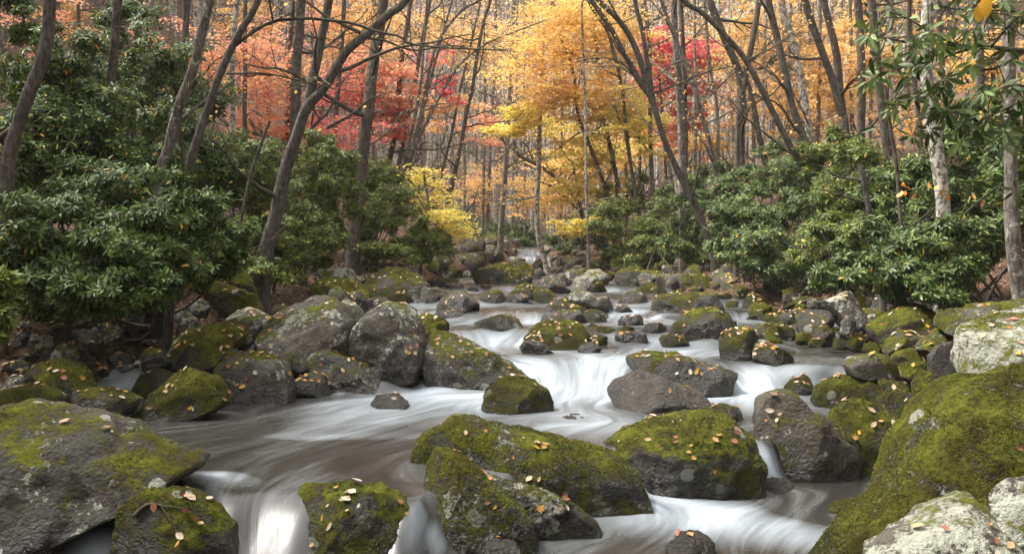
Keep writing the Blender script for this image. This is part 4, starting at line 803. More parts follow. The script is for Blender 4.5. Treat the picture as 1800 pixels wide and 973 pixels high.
tree('thin trunk leaning right with coral spray beside the curved trunk', [(768, 360), (775, 310), (792, 240), (805, 180), (825, 90), (845, 0)], 34, 6, 4, 'brown', 10, 3, leafy='coral', sparse=250, crown=[(830, 215, 40, 22, 900, 'coral'), (780, 190, 40, 25, 700, 'orange')])
# ---- the valley's end
tree('left one of the thin pair of trunks by the distant rocks', [(846, 436), (849, 368), (851, 250), (853, 150), (856, 0)], 42, 6, 5, 'grey', 10, 3.2, leafy='orange', sparse=260, crown=[(790, 60, 60, 40, 1300, 'orange')])
tree('right one of the thin pair of trunks by the distant rocks', [(855, 436), (858, 345), (862, 250), (868, 150), (872, 0)], 42.5, 7, 5, 'grey', 10, 3.2, leafy='tan', sparse=260, crown=[(860, 330, 45, 30, 800, 'orange')])
tree('straight grey brown trunk standing on the rocks left of the far cascade', [(879, 455), (882, 392), (888, 297), (891, 250), (898, 150), (903, 0)], 38, 11, 7, 'grey', 10, 3.2, leafy='orange', sparse=300, crown=[(870, 70, 60, 40, 1800, 'orange')])
tree('hair thin trunk beside the grey brown trunk on the rocks', [(898, 440), (901, 345), (903, 270), (908, 150), (910, 0)], 47, 4, 3, 'grey', 9, 3, leafy='tan', sparse=200)
tree('pale slim trunk with mossy curved foot right of the far cascade', [(960, 470), (956, 455), (947, 420), (943, 370), (946, 310), (950, 200), (953, 120), (955, 60), (955, 0)], 31, 11, 5, 'pale', 8, 2.6, leafy='yellow', sparse=200, crown=[(925, 195, 38, 14, 900, 'yellow'), (935, 215, 48, 15, 1200, 'yellow'), (905, 230, 30, 10, 500, 'yellow')])
tree('arching dark tree bending left over the far cascade', [(1024, 440), (1024, 400), (1021, 366), (995, 330), (953, 295), (913, 274), (903, 250)], 35, 8, 4, 'dark', 12, 3.0, z0=1.8, leafy='gold', sparse=260, stems=[([(1022, 380), (1015, 330), (1005, 290), (985, 260), (972, 235)], 6, 3), ([(1020, 372), (985, 340), (950, 320), (925, 312)], 4, 2)], crown=[(1010, 290, 60, 28, 1900, 'gold'), (985, 345, 70, 22, 1500, 'gold')])
tree('slim pale trunk carrying a low bright yellow bough on the right shore', [(1033, 472), (1033, 400), (1031, 330), (1030, 240), (1028, 180), (1024, 90), (1022, 0)], 27, 6, 4, 'pale', 9, 2.6, leafy='yellow', sparse=220, crown=[(1020, 394, 34, 6, 520, 'yellow'), (1045, 388, 26, 7, 420, 'yellow'), (1012, 408, 20, 6, 260, 'yellow'), (1030, 400, 26, 9, 420, 'yellow')], boughs=[([(1032, 400), (1050, 388), (1068, 380)], 2), ([(1032, 404), (1010, 396), (985, 396)], 2)])
tree('dark crooked trunk in the middle of the golden leaves', [(1069, 350), (1066, 337), (1034, 252), (1015, 200), (1008, 130), (986, 67), (970, 0)], 30, 7, 5, 'dark', 14, 3.0, leafy='gold', sparse=300, crown=[(960, 80, 70, 45, 3200, 'gold'), (985, 150, 60, 35, 2600, 'gold')])
tree('upright dark trunk at the heart of the yellow leaves', [(1086, 340), (1084, 315), (1067, 233), (1056, 160), (1050, 111), (1046, 50), (1040, 0)], 30.5, 9, 6, 'dark', 13, 3.0, leafy='yellow', sparse=300, crown=[(1070, 200, 60, 40, 2800, 'yellow'), (1050, 260, 60, 35, 2400, 'yellow'), (1030, 330, 50, 25, 1300, 'yellow'), (1040, 60, 55, 50, 3000, 'gold')])
tree('slightly curved dark trunk at the right border of the yellow leaves', [(1123, 365), (1121, 352), (1104, 252), (1093, 148), (1078, 89), (1067, 52), (1034, -2)], 27, 8, 6, 'dark', 10, 3.0, leafy='gold', sparse=260, crown=[(1100, 90, 40, 60, 2200, 'gold'), (1120, 200, 40, 40, 1300, 'yellow'), (1000, 30, 70, 35, 2400, 'gold')])
tree('big twin stemmed tree curving left out of the right thicket', [(1250, 432), (1225, 368), (1187, 289), (1161, 229), (1146, 178), (1128, 150), (1097, 96), (1071, 48), (1036, -2)], 21.5, 14, 8, 'dark', 9, 3.0, leafy='gold', sparse=260, stems=[([(1147, 182), (1119, 89), (1089, 37), (1050, -2)], 11, 9), ([(1150, 190), (1138, 110), (1128, 50), (1116, 0)], 9, 7)], boughs=[([(1128, 155), (1100, 118), (1070, 105), (1040, 106), (1010, 112)], 4), ([(1110, 130), (1085, 112), (1050, 108), (1030, 96)], 3)])
tree('straight grey trunk in front of the crimson maple', [(1202, 420), (1200, 359), (1199, 222), (1190, 111), (1183, 0)], 23, 15, 11, 'grey', 8, 3.0, leafy='orange', sparse=180)
tree('narrow twin close to the straight grey trunk', [(1208, 420), (1207, 300), (1204, 150), (1198, 60), (1194, 0)], 24, 9, 8, 'brown', 7, 2.8, leafy='orange', sparse=180)
tree('thin grey trunk left of the crimson maple', [(1149, 400), (1148, 344), (1144, 222), (1142, 92), (1134, 0)], 28, 8, 7, 'grey', 9, 2.8, leafy='red', sparse=260)
tree('crimson maple glowing between the right hand trunks', [(1172, 380), (1168, 300), (1165, 220), (1160, 140), (1158, 60)], 33, 6, 4, 'dark', 14, 3.0, name='maple_tree', crown=[(1150, 90, 26, 36, 1500, 'crimson'), (1205, 110, 34, 45, 2300, 'crimson'), (1215, 180, 28, 38, 1500, 'crimson'), (1160, 160, 24, 40, 1200, 'crimson'), (1190, 230, 30, 25, 900, 'coral'), (1210, 255, 34, 20, 800, 'coral')])
tree('leaning grey trunk rising left from the right bushes', [(1285, 400), (1268, 351), (1249, 259), (1227, 185), (1209, 122), (1194, 85), (1164, -2)], 22, 10, 7, 'grey', 8, 2.6, leafy='orange', sparse=160)
tree('thin straight stem behind the leaning grey trunk', [(1262, 400), (1261, 355), (1261, 203), (1246, 92), (1238, 0)], 27, 7, 5, 'grey', 8, 2.6, leafy='tan', sparse=180)
tree('thick dark forked trunk right of the crimson maple', [(1308, 370), (1305, 314), (1303, 166), (1298, 122), (1275, 70), (1257, 22), (1248, -2)], 20, 14, 13, 'dark', 8, 2.8, leafy='orange', sparse=200, stems=[([(1304, 170), (1312, 126), (1327, 48), (1334, -2)], 11, 9), ([(1352, 310), (1335, 240), (1320, 163), (1306, 126)], 11, 9)])
tree('mossy stub like trunk left of the dark forked trunk', [(1293, 400), (1294, 355), (1297, 260), (1298, 205)], 19, 9, 8, 'brown', 4, 1.6)
tree('long diagonal dark trunk crossing the right hand trees', [(1432, 340), (1423, 314), (1386, 252), (1349, 178), (1320, 122), (1298, 89), (1261, 48), (1231, 19), (1200, -2)], 16.5, 13, 9, 'dark', 7, 2.2, leafy='orange', sparse=120)
tree('dark reddish trunk leaning left of the pale background trunks', [(1428, 290), (1420, 259), (1394, 185), (1375, 96), (1364, 48), (1352, -2)], 18, 14, 12, 'dark', 7, 2.4, leafy='orange', sparse=150)
tree('pale grey trunk with a bend behind the dark reddish one', [(1425, 270), (1415, 200), (1406, 130), (1392, 74), (1380, 37), (1371, 0)], 23, 13, 13, 'pale', 7, 2.4, leafy='orange', sparse=200)
tree('dark trunk curving left in the orange wood', [(1490, 225), (1486, 203), (1467, 134), (1446, 83), (1428, 37), (1415, -2)], 18, 15, 12, 'dark', 6, 2.4, leafy='orange', sparse=200)
tree('companion trunk to the right of the curving one', [(1482, 240), (1476, 175), (1470, 110), (1460, 60), (1443, -2)], 18.6, 15, 12, 'brown', 6, 2.4, leafy='orange', sparse=200)
tree('stout brown trunk right of the curving pair', [(1512, 300), (1511, 200), (1512, 139), (1512, 60), (1508, 0)], 19, 15, 13, 'brown', 6, 2.2, leafy='orange', sparse=150)
tree('dark trunk behind the overhanging evergreen twigs', [(1562, 300), (1557, 259), (1548, 194), (1539, 130), (1534, 69), (1529, -2)], 15, 17, 14, 'brown', 6, 2.2, leafy='orange', sparse=100)
tree('white mottled trunk in the right thicket', [(1656, 400), (1650, 333), (1640, 259), (1631, 185), (1627, 116), (1627, 46), (1630, -2)], 11, 27, 21, 'pale', 5, 1.6, leafy='orange', sparse=60)
tree('bare brown trunk rooted in leaf litter at the right edge', [(1789, 536), (1775, 450), (1770, 370), (1768, 277), (1765, 185), (1763, 116), (1761, -2)], 9.3, 27, 19, 'grey', 4, 1.4, leafy='orange', sparse=40)
tree('grey trunk between the mottled one and the right edge', [(1724, 400), (1722, 340), (1722, 259), (1719, 139), (1712, 46), (1708, -2)], 15, 17, 14, 'grey', 6, 2.0, leafy='orange', sparse=100)
tree('slim dark trunk just right of the mottled trunk', [(1674, 380), (1671, 324), (1668, 231), (1660, 160), (1654, 60), (1650, -2)], 16, 11, 9, 'brown', 6, 2.0, leafy='orange', sparse=100)
tree('slender stem left of the mottled trunk', [(1592, 430), (1587, 400), (1580, 300), (1567, 220), (1556, 150)], 12, 8, 5, 'brown', 5, 1.2, z0=2)
tree('dark leaning stem inside the right thicket', [(1546, 470), (1539, 440), (1525, 360), (1513, 290)], 12, 12, 8, 'dark', 4, 1.2, z0=1.8)
tree('thin dark trunk left behind the mottled one', [(1622, 330), (1617, 194), (1608, 116), (1599, 37), (1596, -2)], 20, 10, 8, 'brown', 6, 2.2, leafy='orange', sparse=150)
# ---- slim background trunks, each at its own place
bgt = [(344, 23, 'pale', 8, 'above the scaly birch'), (468, 27, 'grey', 8, 'in the coral leaves right of the long bough trunk'), (548, 28, 'grey', 8, 'behind the fork of the dark forked tree'), (640, 30, 'grey', 7, 'just left of the straight shore trunk'), (656, 33, 'brown', 6, 'just right of the straight shore trunk'),
       (815, 46, 'grey', 5, 'left of the distant thin pair'), (832, 52, 'pale', 4, 'far left of the valley end'), (921, 50, 'grey', 4, 'between the rock trunk and the pale slim trunk'), (975, 48, 'grey', 4, 'right of the pale slim trunk'), (992, 40, 'brown', 5, 'under the gold leaves'), (1097, 36, 'brown', 7, 'in the yellow leaves by the right thicket'),
       (1128, 34, 'brown', 6, 'left of the thin grey trunk'), (1222, 31, 'grey', 6, 'behind the crimson maple'), (1238, 36, 'pale', 5, 'in the tan gap right of the crimson maple'), (1330, 30, 'grey', 7, 'seen through the fork right of the maple'), (1345, 26, 'pale', 7, 'left of the dark reddish trunk'),
       (1362, 34, 'pale', 6, 'thinly behind the dark reddish trunk'), (1390, 30, 'pale', 9, 'in the orange wood, left of three'), (1405, 32, 'grey', 8, 'in the orange wood, middle of three'), (1422, 30, 'pale', 9, 'in the orange wood, right of three'), (1441, 27, 'grey', 8, 'left of the curving pair'), (1495, 30, 'grey', 8, 'between the curving pair and the stout trunk'),
       (1532, 27, 'grey', 7, 'right of the stout brown trunk'), (1588, 26, 'pale', 8, 'in the orange gap by the evergreen twigs'), (1695, 24, 'grey', 9, 'left of the grey trunk near the right edge'), (1742, 22, 'brown', 9, 'close to the right edge trunk'), (98, 20, 'grey', 9, 'right of the thick far left trunk'), (140, 24, 'brown', 8, 'in the upper left evergreens'), (430, 22, 'brown', 9, 'behind the long bough trunk')]
keys = ['orange', 'tan', 'coral', 'orange', 'gold']
r0 = np.random.default_rng(9)
for k, (x, Yt, bk, w, where) in enumerate(bgt):
    ln = r0.normal() * 9; c = []
    if 1230 < x < 1760: c = [(x + r0.uniform(-30, 30), r0.uniform(30, 130), 45, 38, 1100, 'orange'), (x + r0.uniform(-40, 40), r0.uniform(100, 240), 45, 30, 900, ['orange', 'gold', 'tan', 'orange'][k % 4])]
    elif x > 900: c = [(x + r0.uniform(-20, 20), r0.uniform(230, 330), 40, 25, 700, 'gold')]
    elif x > 780: c = [(x + r0.uniform(-30, 30), r0.uniform(280, 350), 40, 25, 700, ['orange', 'coral'][k % 2])]
    elif x > 300: c = [(x + r0.uniform(-30, 30), r0.uniform(20, 140), 45, 38, 1000, ['coral', 'orange'][k % 2])]
    else: c = [(x + r0.uniform(-30, 30), r0.uniform(0, 90), 40, 35, 700, ['coral', 'orange'][k % 2])]
    tree(f'slim {dict(pale="pale", grey="grey", brown="brown")[bk]} background trunk {where}', [(x + ln, 400), (x + ln * .6, 260), (x + ln * .2, 120), (x, 0)], Yt, w, w * .75, bk, 7, 2.8, leafy=keys[k % 5], sparse=200, crown=c, twig=True)

# ------------------------------------------------------------------ rhododendrons and other shrubs
RH = {'dark': [(.036, .064, .010), (.068, .108, .017), (.125, .178, .040)], 'blue': [(.050, .082, .018), (.086, .128, .032), (.150, .198, .066)], 'olive': [(.056, .086, .010), (.100, .138, .018), (.162, .196, .034)]}
def rosettes(C0, rad3, n, r, front=.35):
    """places for leaf whorls, thick at the outside of a mound and on the open side"""
    m = max(7, n // 34)
    c = unit(r.normal(size=(m * 3, 3))); c = c[(c[:, 1] < front)][:m]; c = c * (r.random((len(c), 1)) ** .4) * r.uniform(.7, 1.12, (len(c), 1))
    k = r.integers(0, len(c), n); d = unit(r.normal(size=(n, 3)) + np.array([0, -.25, .25])); rad = r.uniform(.16, .42, len(c))[k]
    q = c[k] + d * (r.random((n, 1)) ** .4) * rad[:, None] * np.array([1.1, 1, .7])
    sh = r.random(n) < .06; q[sh] *= r.uniform(1.05, 1.25, (sh.sum(), 1))
    return C0 + q * rad3 * 1.05, unit(d + c[k] * .5)
def whorl(p, d, r, L, pal, ylw, nl=8):
    n = len(p); ax = unit(d * .8 + np.array([0, -.25, .55]) + r.normal(0, .35, (n, 3))); u = unit(np.cross(ax, r.normal(size=(n, 3)))); w = np.cross(ax, u)
    a = (np.arange(nl)[None] / nl * 6.283 + r.random((n, 1)) * 6 + r.normal(0, .25, (n, nl)))
    rad = u[:, None] * np.cos(a)[..., None] + w[:, None] * np.sin(a)[..., None]
    droop = r.normal(.12, .32, (n, nl))[..., None]
    dl = unit(rad + ax[:, None] * droop - np.array([0, 0, .28])); nr = unit(ax[:, None] - dl * (ax[:, None] * dl).sum(-1, keepdims=True) + r.normal(0, .12, (n, nl, 3)))
    tone = r.normal(1, .22, (n, 1, 1)); P = np.array(pal); c = P[r.integers(0, 3, (n, nl))] * np.clip(tone, .5, 1.6) * r.uniform(.8, 1.2, (n, nl, 1))
    y = r.random((n, nl)) < ylw; c[y] = np.array([(.55, .38, .03), (.60, .30, .04), (.45, .42, .06)])[r.integers(0, 3, y.sum())]
    pp = p[:, None] + dl * .012
    return pp.reshape(-1, 3), dl.reshape(-1, 3), nr.reshape(-1, 3), (L * r.uniform(.6, 1.15, (n, nl))).ravel(), c.reshape(-1, 3)
LEAF1 = {}
def one_leaf(key, k):
    if (key, k) not in LEAF1:
        LEAF1[(key, k)] = mesh_arrays('leaf', LEAF_HI * np.array([.30, 1, .30]), [LEAF_HI_T, LEAF_HI_Q], M_RHODO, np.tile(np.array(k), (8, 1)))
    return LEAF1[(key, k)]
SHRUB_N = 0
def shrub(label, blobs, n, L=.13, pal='dark', ylw=.012, hi=False, parts=0, name='rhododendron', width=.30, stems=9, nl=8, cat='shrub'):
    """blobs: (x, y, rx, ry, Y) mounds in photo pixels at their own distance"""
    global SHRUB_N
    SHRUB_N += 1; r = np.random.default_rng(7000 + SHRUB_N)
    area = np.array([b[2] * b[3] * (b[4] / 10) ** 2 for b in blobs]); area = area / area.sum()
    cx = np.mean([(b[0] - CX) / F * b[4] for b in blobs]); cy = np.mean([b[4] for b in blobs]) + .5; cy += .7 if hi else .3; cx = max(cx, eR(cy) + 1.6) if cx > 0 else min(cx, eL(cy) - 1.5); base = np.array([cx, cy, float(G(cx, cy)) - .05])
    root = thing(name, label, cat, base)
    ps = []; tb = Tubes()
    for b, a in zip(blobs, area):
        c = px(b[0], b[1], b[4] + .3); r3 = np.array([b[2] / F * b[4], min(1.6, .75 * b[2] / F * b[4]), b[3] / F * b[4]])
        p, d = rosettes(c, r3, int(n * a), r); ps.append(whorl(p, d, r, L, RH[pal], ylw, nl))
        for k in range(max(2, int(stems * a))):              # crooked stems from the ground into the mound
            t = p[r.integers(0, len(p))]; s = base + np.array([r.normal() * .5, r.normal() * .3, 0]); m = (s + t) / 2 + r.normal(0, .25, 3); m[1] += .5; q = catmull(np.array([s, m, t]), 9); tb.add(q, np.linspace(.028, .006, 9), 5)
            for j in range(5):
                t2 = p[r.integers(0, len(p))]; q2 = q[r.integers(3, 9)]
                if np.linalg.norm(t2 - q2) < 1.1: tb.add(catmull(np.array([q2, (q2 + t2) / 2 + r.normal(0, .08, 3), t2]), 5), np.linspace(.010, .003, 5), 4)
    link('stems', tb.mesh('stems', BARK['dark'], base), root)
    p, d, nr, l, c = [np.concatenate([q[k] for q in ps]) for k in range(5)]
    if parts:
        dist = np.linalg.norm(p - np.array([0, 0, CAMZ]), axis=1); dist = dist + r.random(len(p)) * .5 + np.where((d * (p - np.array([0, 0, CAMZ]))).sum(1) > 0, .1, 0)
        od = np.argsort(dist); pick = od[:parts]; rest = od[parts:]
        cols = [tuple(np.round(np.array(q) * k, 4)) for q in RH[pal] for k in (.9, 1.15)] + [(.55, .38, .03)]
        for i in pick:
            me = one_leaf(pal, cols[r.integers(0, 6)] if r.random() > ylw else cols[6]); o = bpy.data.objects.new('leaf', me); C.objects.link(o); o.parent = root
            dv = unit(d[i]); sv = unit(np.cross(dv, nr[i])); nv = np.cross(sv, dv); q = p[i] - base; k = l[i]
            o.matrix_local = Matrix(((sv[0] * k, dv[0] * k, nv[0] * k, q[0]), (sv[1] * k, dv[1] * k, nv[1] * k, q[1]), (sv[2] * k, dv[2] * k, nv[2] * k, q[2]), (0, 0, 0, 1)))
        p, d, nr, l, c = p[rest], d[rest], nr[rest], l[rest], c[rest]
    o = link('foliage', leaf_mesh('foliage', p, d, nr, l, l * width, c, M_RHODO, hi=hi, off=base), root); o['kind'] = 'stuff'
    return root
# left bank
shrub('big dark rhododendron with long shining leaves hanging over the left bank', [(110, 420, 130, 90, 8.8), (250, 440, 110, 80, 8.6), (330, 390, 80, 80, 9.2), (190, 500, 120, 40, 8.3), (110, 500, 80, 45, 8.6), (190, 350, 110, 60, 9.4), (300, 470, 80, 45, 8.8), (30, 460, 60, 70, 8.9), (390, 430, 60, 60, 9.8), (60, 530, 70, 30, 9.2), (180, 540, 80, 22, 8.6), (290, 515, 60, 28, 8.8), (380, 480, 50, 30, 9.8)], 7000, .096, 'dark', hi=True, parts=300)
shrub('tall dark rhododendron filling the upper left corner', [(90, 250, 120, 120, 10.8), (110, 130, 120, 90, 11.4), (235, 260, 90, 110, 11.0), (20, 330, 50, 120, 10.0), (170, 330, 90, 80, 10.6), (160, 200, 110, 100, 11.6), (40, 30, 70, 50, 12.5)], 5200, .10, 'dark', ylw=.03, hi=True)
shrub('dark rhododendron behind the scaly birch', [(270, 140, 90, 90, 14.0), (300, 250, 90, 90, 13.5), (360, 210, 50, 90, 14.5), (230, 60, 80, 50, 14.5), (210, 160, 90, 90, 14.8), (290, 330, 80, 70, 12.8), (360, 300, 60, 80, 13.5), (330, 130, 50, 50, 15.5), (400, 260, 50, 60, 16)], 4400, .11, 'dark', ylw=.03)
shrub('olive green evergreen thicket around the foot of the forked tree', [(430, 350, 80, 90, 13.8), (400, 430, 60, 50, 12.6), (480, 420, 60, 60, 13.2), (440, 270, 60, 50, 15), (370, 300, 50, 70, 14.2), (480, 340, 60, 80, 15), (440, 480, 70, 28, 12.2), (500, 470, 40, 35, 13)], 4400, .10, 'olive', ylw=.02)
shrub('light green evergreen thicket between the forked tree and the straight shore trunk', [(560, 350, 55, 90, 16.5), (540, 440, 50, 50, 15), (590, 300, 40, 70, 18), (580, 430, 35, 55, 16), (520, 300, 45, 50, 18), (560, 260, 40, 40, 20), (530, 400, 50, 60, 16), (600, 370, 35, 70, 18)], 4400, .105, 'olive', ylw=.02)
shrub('round green rhododendron right of the straight shore trunk', [(690, 400, 65, 70, 20.5), (680, 320, 50, 50, 22), (735, 420, 50, 50, 21), (650, 380, 40, 70, 21.5), (720, 340, 40, 50, 23), (690, 440, 60, 25, 20), (640, 320, 40, 60, 23), (760, 430, 40, 35, 21), (640, 420, 40, 45, 21)], 4200, .12, 'olive', ylw=.03)
shrub('bright green fronds at the far left edge above the flat stone', [(-5, 510, 35, 50, 7.0), (-10, 560, 30, 40, 6.8)], 120, .12, 'olive', hi=True, stems=5)
shrub('dark rhododendron running on past the left edge of the picture', [(-130, 380, 120, 120, 9.6), (-160, 230, 130, 130, 11.5), (-260, 320, 130, 150, 10.5)], 2200, .115, 'dark', hi=True)
# right bank
shrub('dark green rhododendron across the far right shore', [(1100, 400, 60, 55, 26), (1150, 380, 60, 60, 26.5), (1090, 345, 35, 35, 29), (1150, 440, 60, 28, 25), (1075, 435, 30, 25, 27), (1120, 350, 40, 40, 29), (1170, 420, 50, 50, 25.5)], 3200, .13, 'olive', ylw=.02)
shrub('shadowed rhododendron behind the leaning grey trunk', [(1210, 400, 50, 70, 22.5), (1250, 350, 50, 55, 23), (1240, 435, 50, 35, 21.5), (1215, 340, 40, 40, 25), (1270, 400, 40, 60, 22), (1200, 370, 40, 50, 24), (1260, 310, 40, 40, 25)], 3400, .12, 'dark', ylw=.02)
shrub('wide grey green rhododendron above the right shore boulders', [(1320, 400, 75, 70, 16.8), (1390, 350, 70, 70, 17), (1310, 340, 60, 45, 18.5), (1360, 450, 60, 45, 16.2), (1410, 440, 60, 55, 15.5), (1290, 440, 40, 40, 17), (1440, 400, 60, 60, 15.8), (1360, 300, 60, 45, 19), (1320, 465, 50, 25, 16.2)], 5400, .108, 'blue', ylw=.02)
shrub('yellow flecked evergreen shrub below the curving trunks', [(1480, 290, 60, 70, 14.8), (1460, 370, 60, 60, 14.2), (1530, 330, 50, 80, 14), (1440, 280, 45, 40, 16), (1500, 410, 70, 50, 13.6), (1430, 450, 50, 40, 14.6)], 4000, .10, 'olive', ylw=.03)
shrub('pale shining rhododendron leaning over the right bank', [(1560, 440, 75, 50, 10.4), (1640, 430, 80, 55, 10.2), (1500, 460, 45, 45, 10.8), (1600, 490, 80, 32, 9.9), (1680, 480, 50, 40, 9.8), (1650, 525, 50, 16, 9.5), (1480, 490, 50, 28, 10.6), (1550, 490, 60, 28, 10.2), (1700, 420, 50, 50, 10.2)], 3400, .108, 'blue', hi=True, parts=300, ylw=.012)
shrub('dense rhododendron behind the pale mottled trunk', [(1610, 330, 70, 70, 12.8), (1700, 330, 70, 90, 12.4), (1690, 230, 60, 60, 13.5), (1570, 400, 50, 50, 12.8), (1770, 280, 50, 120, 11.5), (1620, 400, 70, 50, 12.4), (1720, 400, 60, 60, 12), (1560, 330, 50, 60, 13.4)], 4400, .108, 'dark', ylw=.02, hi=True)
shrub('dark rhododendron low at the right edge behind the brown trunk', [(1780, 400, 60, 70, 10.4), (1730, 430, 40, 50, 10.8), (1820, 330, 50, 80, 10.4)], 900, .125, 'blue', ylw=.02, hi=True)
shrub('rhododendron running on past the right edge of the picture', [(1930, 380, 90, 90, 10.2), (2040, 330, 120, 120, 10.8), (1980, 260, 120, 100, 12.5)], 1900, .115, 'blue', hi=True)
shrub('dark evergreen bank closing the valley behind the thin pair of trunks', [(800, 412, 45, 28, 39), (845, 420, 40, 22, 41), (905, 425, 30, 14, 44), (870, 412, 70, 28, 52), (790, 400, 50, 40, 48), (930, 412, 40, 26, 56), (830, 425, 50, 14, 46), (905, 428, 40, 12, 50), (760, 420, 40, 30, 42)], 2600, .24, 'dark', ylw=.0, stems=4)
shrub('green shrub behind the arching dark tree', [(1000, 425, 40, 30, 42), (1040, 400, 40, 40, 40), (975, 440, 26, 18, 44), (1010, 445, 36, 14, 38), (1060, 430, 30, 30, 34)], 2000, .2, 'dark', ylw=.03, stems=4)
# fallen-gold beech on the left shore and a low herb patch
tree('yellow leaved young beech leaning out from the left shore', [(742, 440), (748, 400), (752, 360), (745, 310), (740, 285)], 21.5, 6, 3, 'grey', 10, 1.4, z0=2.0, name='beech_tree', twig=True,
     crown=[(745, 318, 26, 20, 300, 'yellow'), (768, 348, 30, 16, 360, 'yellow'), (788, 376, 32, 9, 560, 'yellow'), (796, 402, 28, 12, 560, 'yellow'), (770, 410, 22, 12, 200, 'gold'), (758, 380, 26, 20, 340, 'yellow'), (735, 300, 20, 12, 140, 'yellow')])

# ------------------------------------------------------------------ rhododendron bough hanging in from the upper right
def overhang():
    r = np.random.default_rng(42); Yb = 4.9
    base = np.array([4.6, 5.3, float(G(4.6, 5.3)) - .1])
    root = thing('rhododendron_bough', 'near rhododendron bough with big leaves hanging in from the upper right corner', 'shrub', base)
    tb = Tubes(); main = catmull(np.array([base, base + [-.1, 0, 1.0], px(1990, 150, 5.2), px(1890, 95, 5.1), px(1800, 90, 5.0), px(1720, 80, Yb)]), 24); tb.add(main, np.linspace(.05, .010, 24), 7, .2)
    ends = []
    def tw(pts, w0, Yv=None):
        q = catmull(np.array([px(x, y, Y_) for x, y, Y_ in pts]), 12); tb.add(q, np.linspace(w0, .0035, 12), 5, .2); return q
    B = [[(1800, 90, 5.0), (1740, 85, 4.9), (1690, 82, 4.8), (1640, 60, 4.7), (1600, 35, 4.7), (1560, 20, 4.7)], [(1720, 80, 4.9), (1660, 100, 4.85), (1600, 115, 4.8), (1545, 112, 4.8)], [(1800, 92, 5.0), (1750, 120, 4.9), (1680, 130, 4.9), (1620, 165, 4.8), (1580, 185, 4.8)],
         [(1690, 82, 4.8), (1640, 75, 4.7), (1580, 72, 4.6), (1530, 60, 4.6)], [(1890, 95, 5.1), (1830, 160, 5.0), (1770, 190, 4.9), (1720, 215, 4.9), (1690, 250, 4.9)], [(1890, 90, 5.1), (1840, 40, 5.0), (1780, 20, 4.9), (1700, 18, 4.8), (1640, 10, 4.8)],
         [(1770, 190, 4.9), (1800, 240, 5.0), (1810, 290, 5.0)], [(1720, 215, 4.9), (1680, 190, 4.8), (1640, 190, 4.8)], [(1830, 160, 5.0), (1790, 150, 4.7), (1740, 160, 4.6)], [(1740, 85, 4.9), (1770, 50, 4.8), (1800, 20, 4.8)]]
    sites = []
    for b in B:
        q = tw(b, .010)
        for k in (5, 7, 9, 11): sites.append((q[k], unit(q[k] - q[k - 1])))
        for k in (3, 4, 5, 6, 7, 8, 9, 10):
            e = q[k] + unit(r.normal(size=3) * [1, .6, .9] + [-.3, 0, -.1]) * r.uniform(.12, .38); tb.add(catmull(np.array([q[k], (q[k] + e) / 2 + r.normal(0, .02, 3), e]), 5), np.linspace(.004, .0025, 5), 4); sites.append((e, unit(e - q[k])))
    link('stems', tb.mesh('stems', BARK['dark'], base), root)
    p = np.array([s[0] for s in sites]); d = np.array([s[1] for s in sites]); P, D, N, L, Cc = whorl(p, d, r, .10, RH['blue'], .01, 7)
    od = r.permutation(len(P)); idx = od[:300]; ot = od[300:]
    if len(ot): o = link('foliage', leaf_mesh('foliage', P[ot], unit(D[ot] - [0, 0, .35]), N[ot], L[ot], L[ot] * .3, Cc[ot], M_RHODO, hi=True, off=base), root); o['kind'] = 'stuff'
    cols = [tuple(np.round(np.array(q) * k, 4)) for q in RH['blue'] for k in (.8, 1.1)] + [(.05, .10, .02), (.07, .12, .03)]
    for i in idx:
        me = one_leaf('bough', cols[r.integers(0, len(cols))]); o = bpy.data.objects.new('leaf', me); C.objects.link(o); o.parent = root
        dv = unit(D[i] * [1, 1, .8] - [0, 0, .35]); nv = unit(N[i] - dv * (N[i] @ dv)); sv = np.cross(dv, nv); k = L[i]; q = P[i] - base
        o.matrix_local = Matrix(((sv[0] * k, dv[0] * k, nv[0] * k, q[0]), (sv[1] * k, dv[1] * k, nv[1] * k, q[1]), (sv[2] * k, dv[2] * k, nv[2] * k, q[2]), (0, 0, 0, 1)))
overhang()
def sprig(label, pts, Y, n, cols, size, name, cat, stem=.004):
    r = np.random.default_rng(int(pts[0][0])); P = catmull(np.array([px(x, y, Y) for x, y in pts]) if Y else on_rock('fallen twig', pts), 14); b = P[0]; root = thing(name, label, cat, b)
    tb = Tubes(); tb.add(P, np.linspace(stem, .0015, 14), 4); link('stem', tb.mesh('stem', BARK['dark'], b), root)
    for k in range(n):
        q = P[r.integers(3, 14)] + r.normal(0, .03, 3); s = size * r.uniform(.7, 1.2); o = bpy.data.objects.new('leaf', fallen_leaf_mesh('oval', np.array(cols[k % len(cols)]), 900 + k % 5)); C.objects.link(o); o.parent = root
        o.matrix_local = Matrix.Translation(Vector(q - b)) @ Matrix.Rotation(r.uniform(0, 6), 4, 'Z') @ Matrix.Rotation(r.uniform(.5, 1.9), 4, 'X') @ Matrix.Scale(s, 4)
sprig('thin sapling twig with orange leaves in front of the mottled trunk', [(1810, 385), (1740, 360), (1680, 340), (1640, 335), (1590, 340), (1575, 330)], 6.5, 16, [(.62, .24, .04), (.60, .30, .14), (.66, .34, .05)], .055, 'sapling', 'sapling')
sprig('short twig of yellow leaves in front of the right edge trunk', [(1830, 190), (1790, 180), (1750, 195), (1715, 212)], 5.5, 9, [(.70, .46, .08), (.72, .52, .18)], .07, 'sapling', 'sapling')
sprig('large golden leaf cluster caught at the top right corner', [(1760, -12), (1735, 4), (1722, 16)], 4.2, 5, [(.72, .38, .03), (.75, .45, .04)], .10, 'leaf_spray', 'leaf')
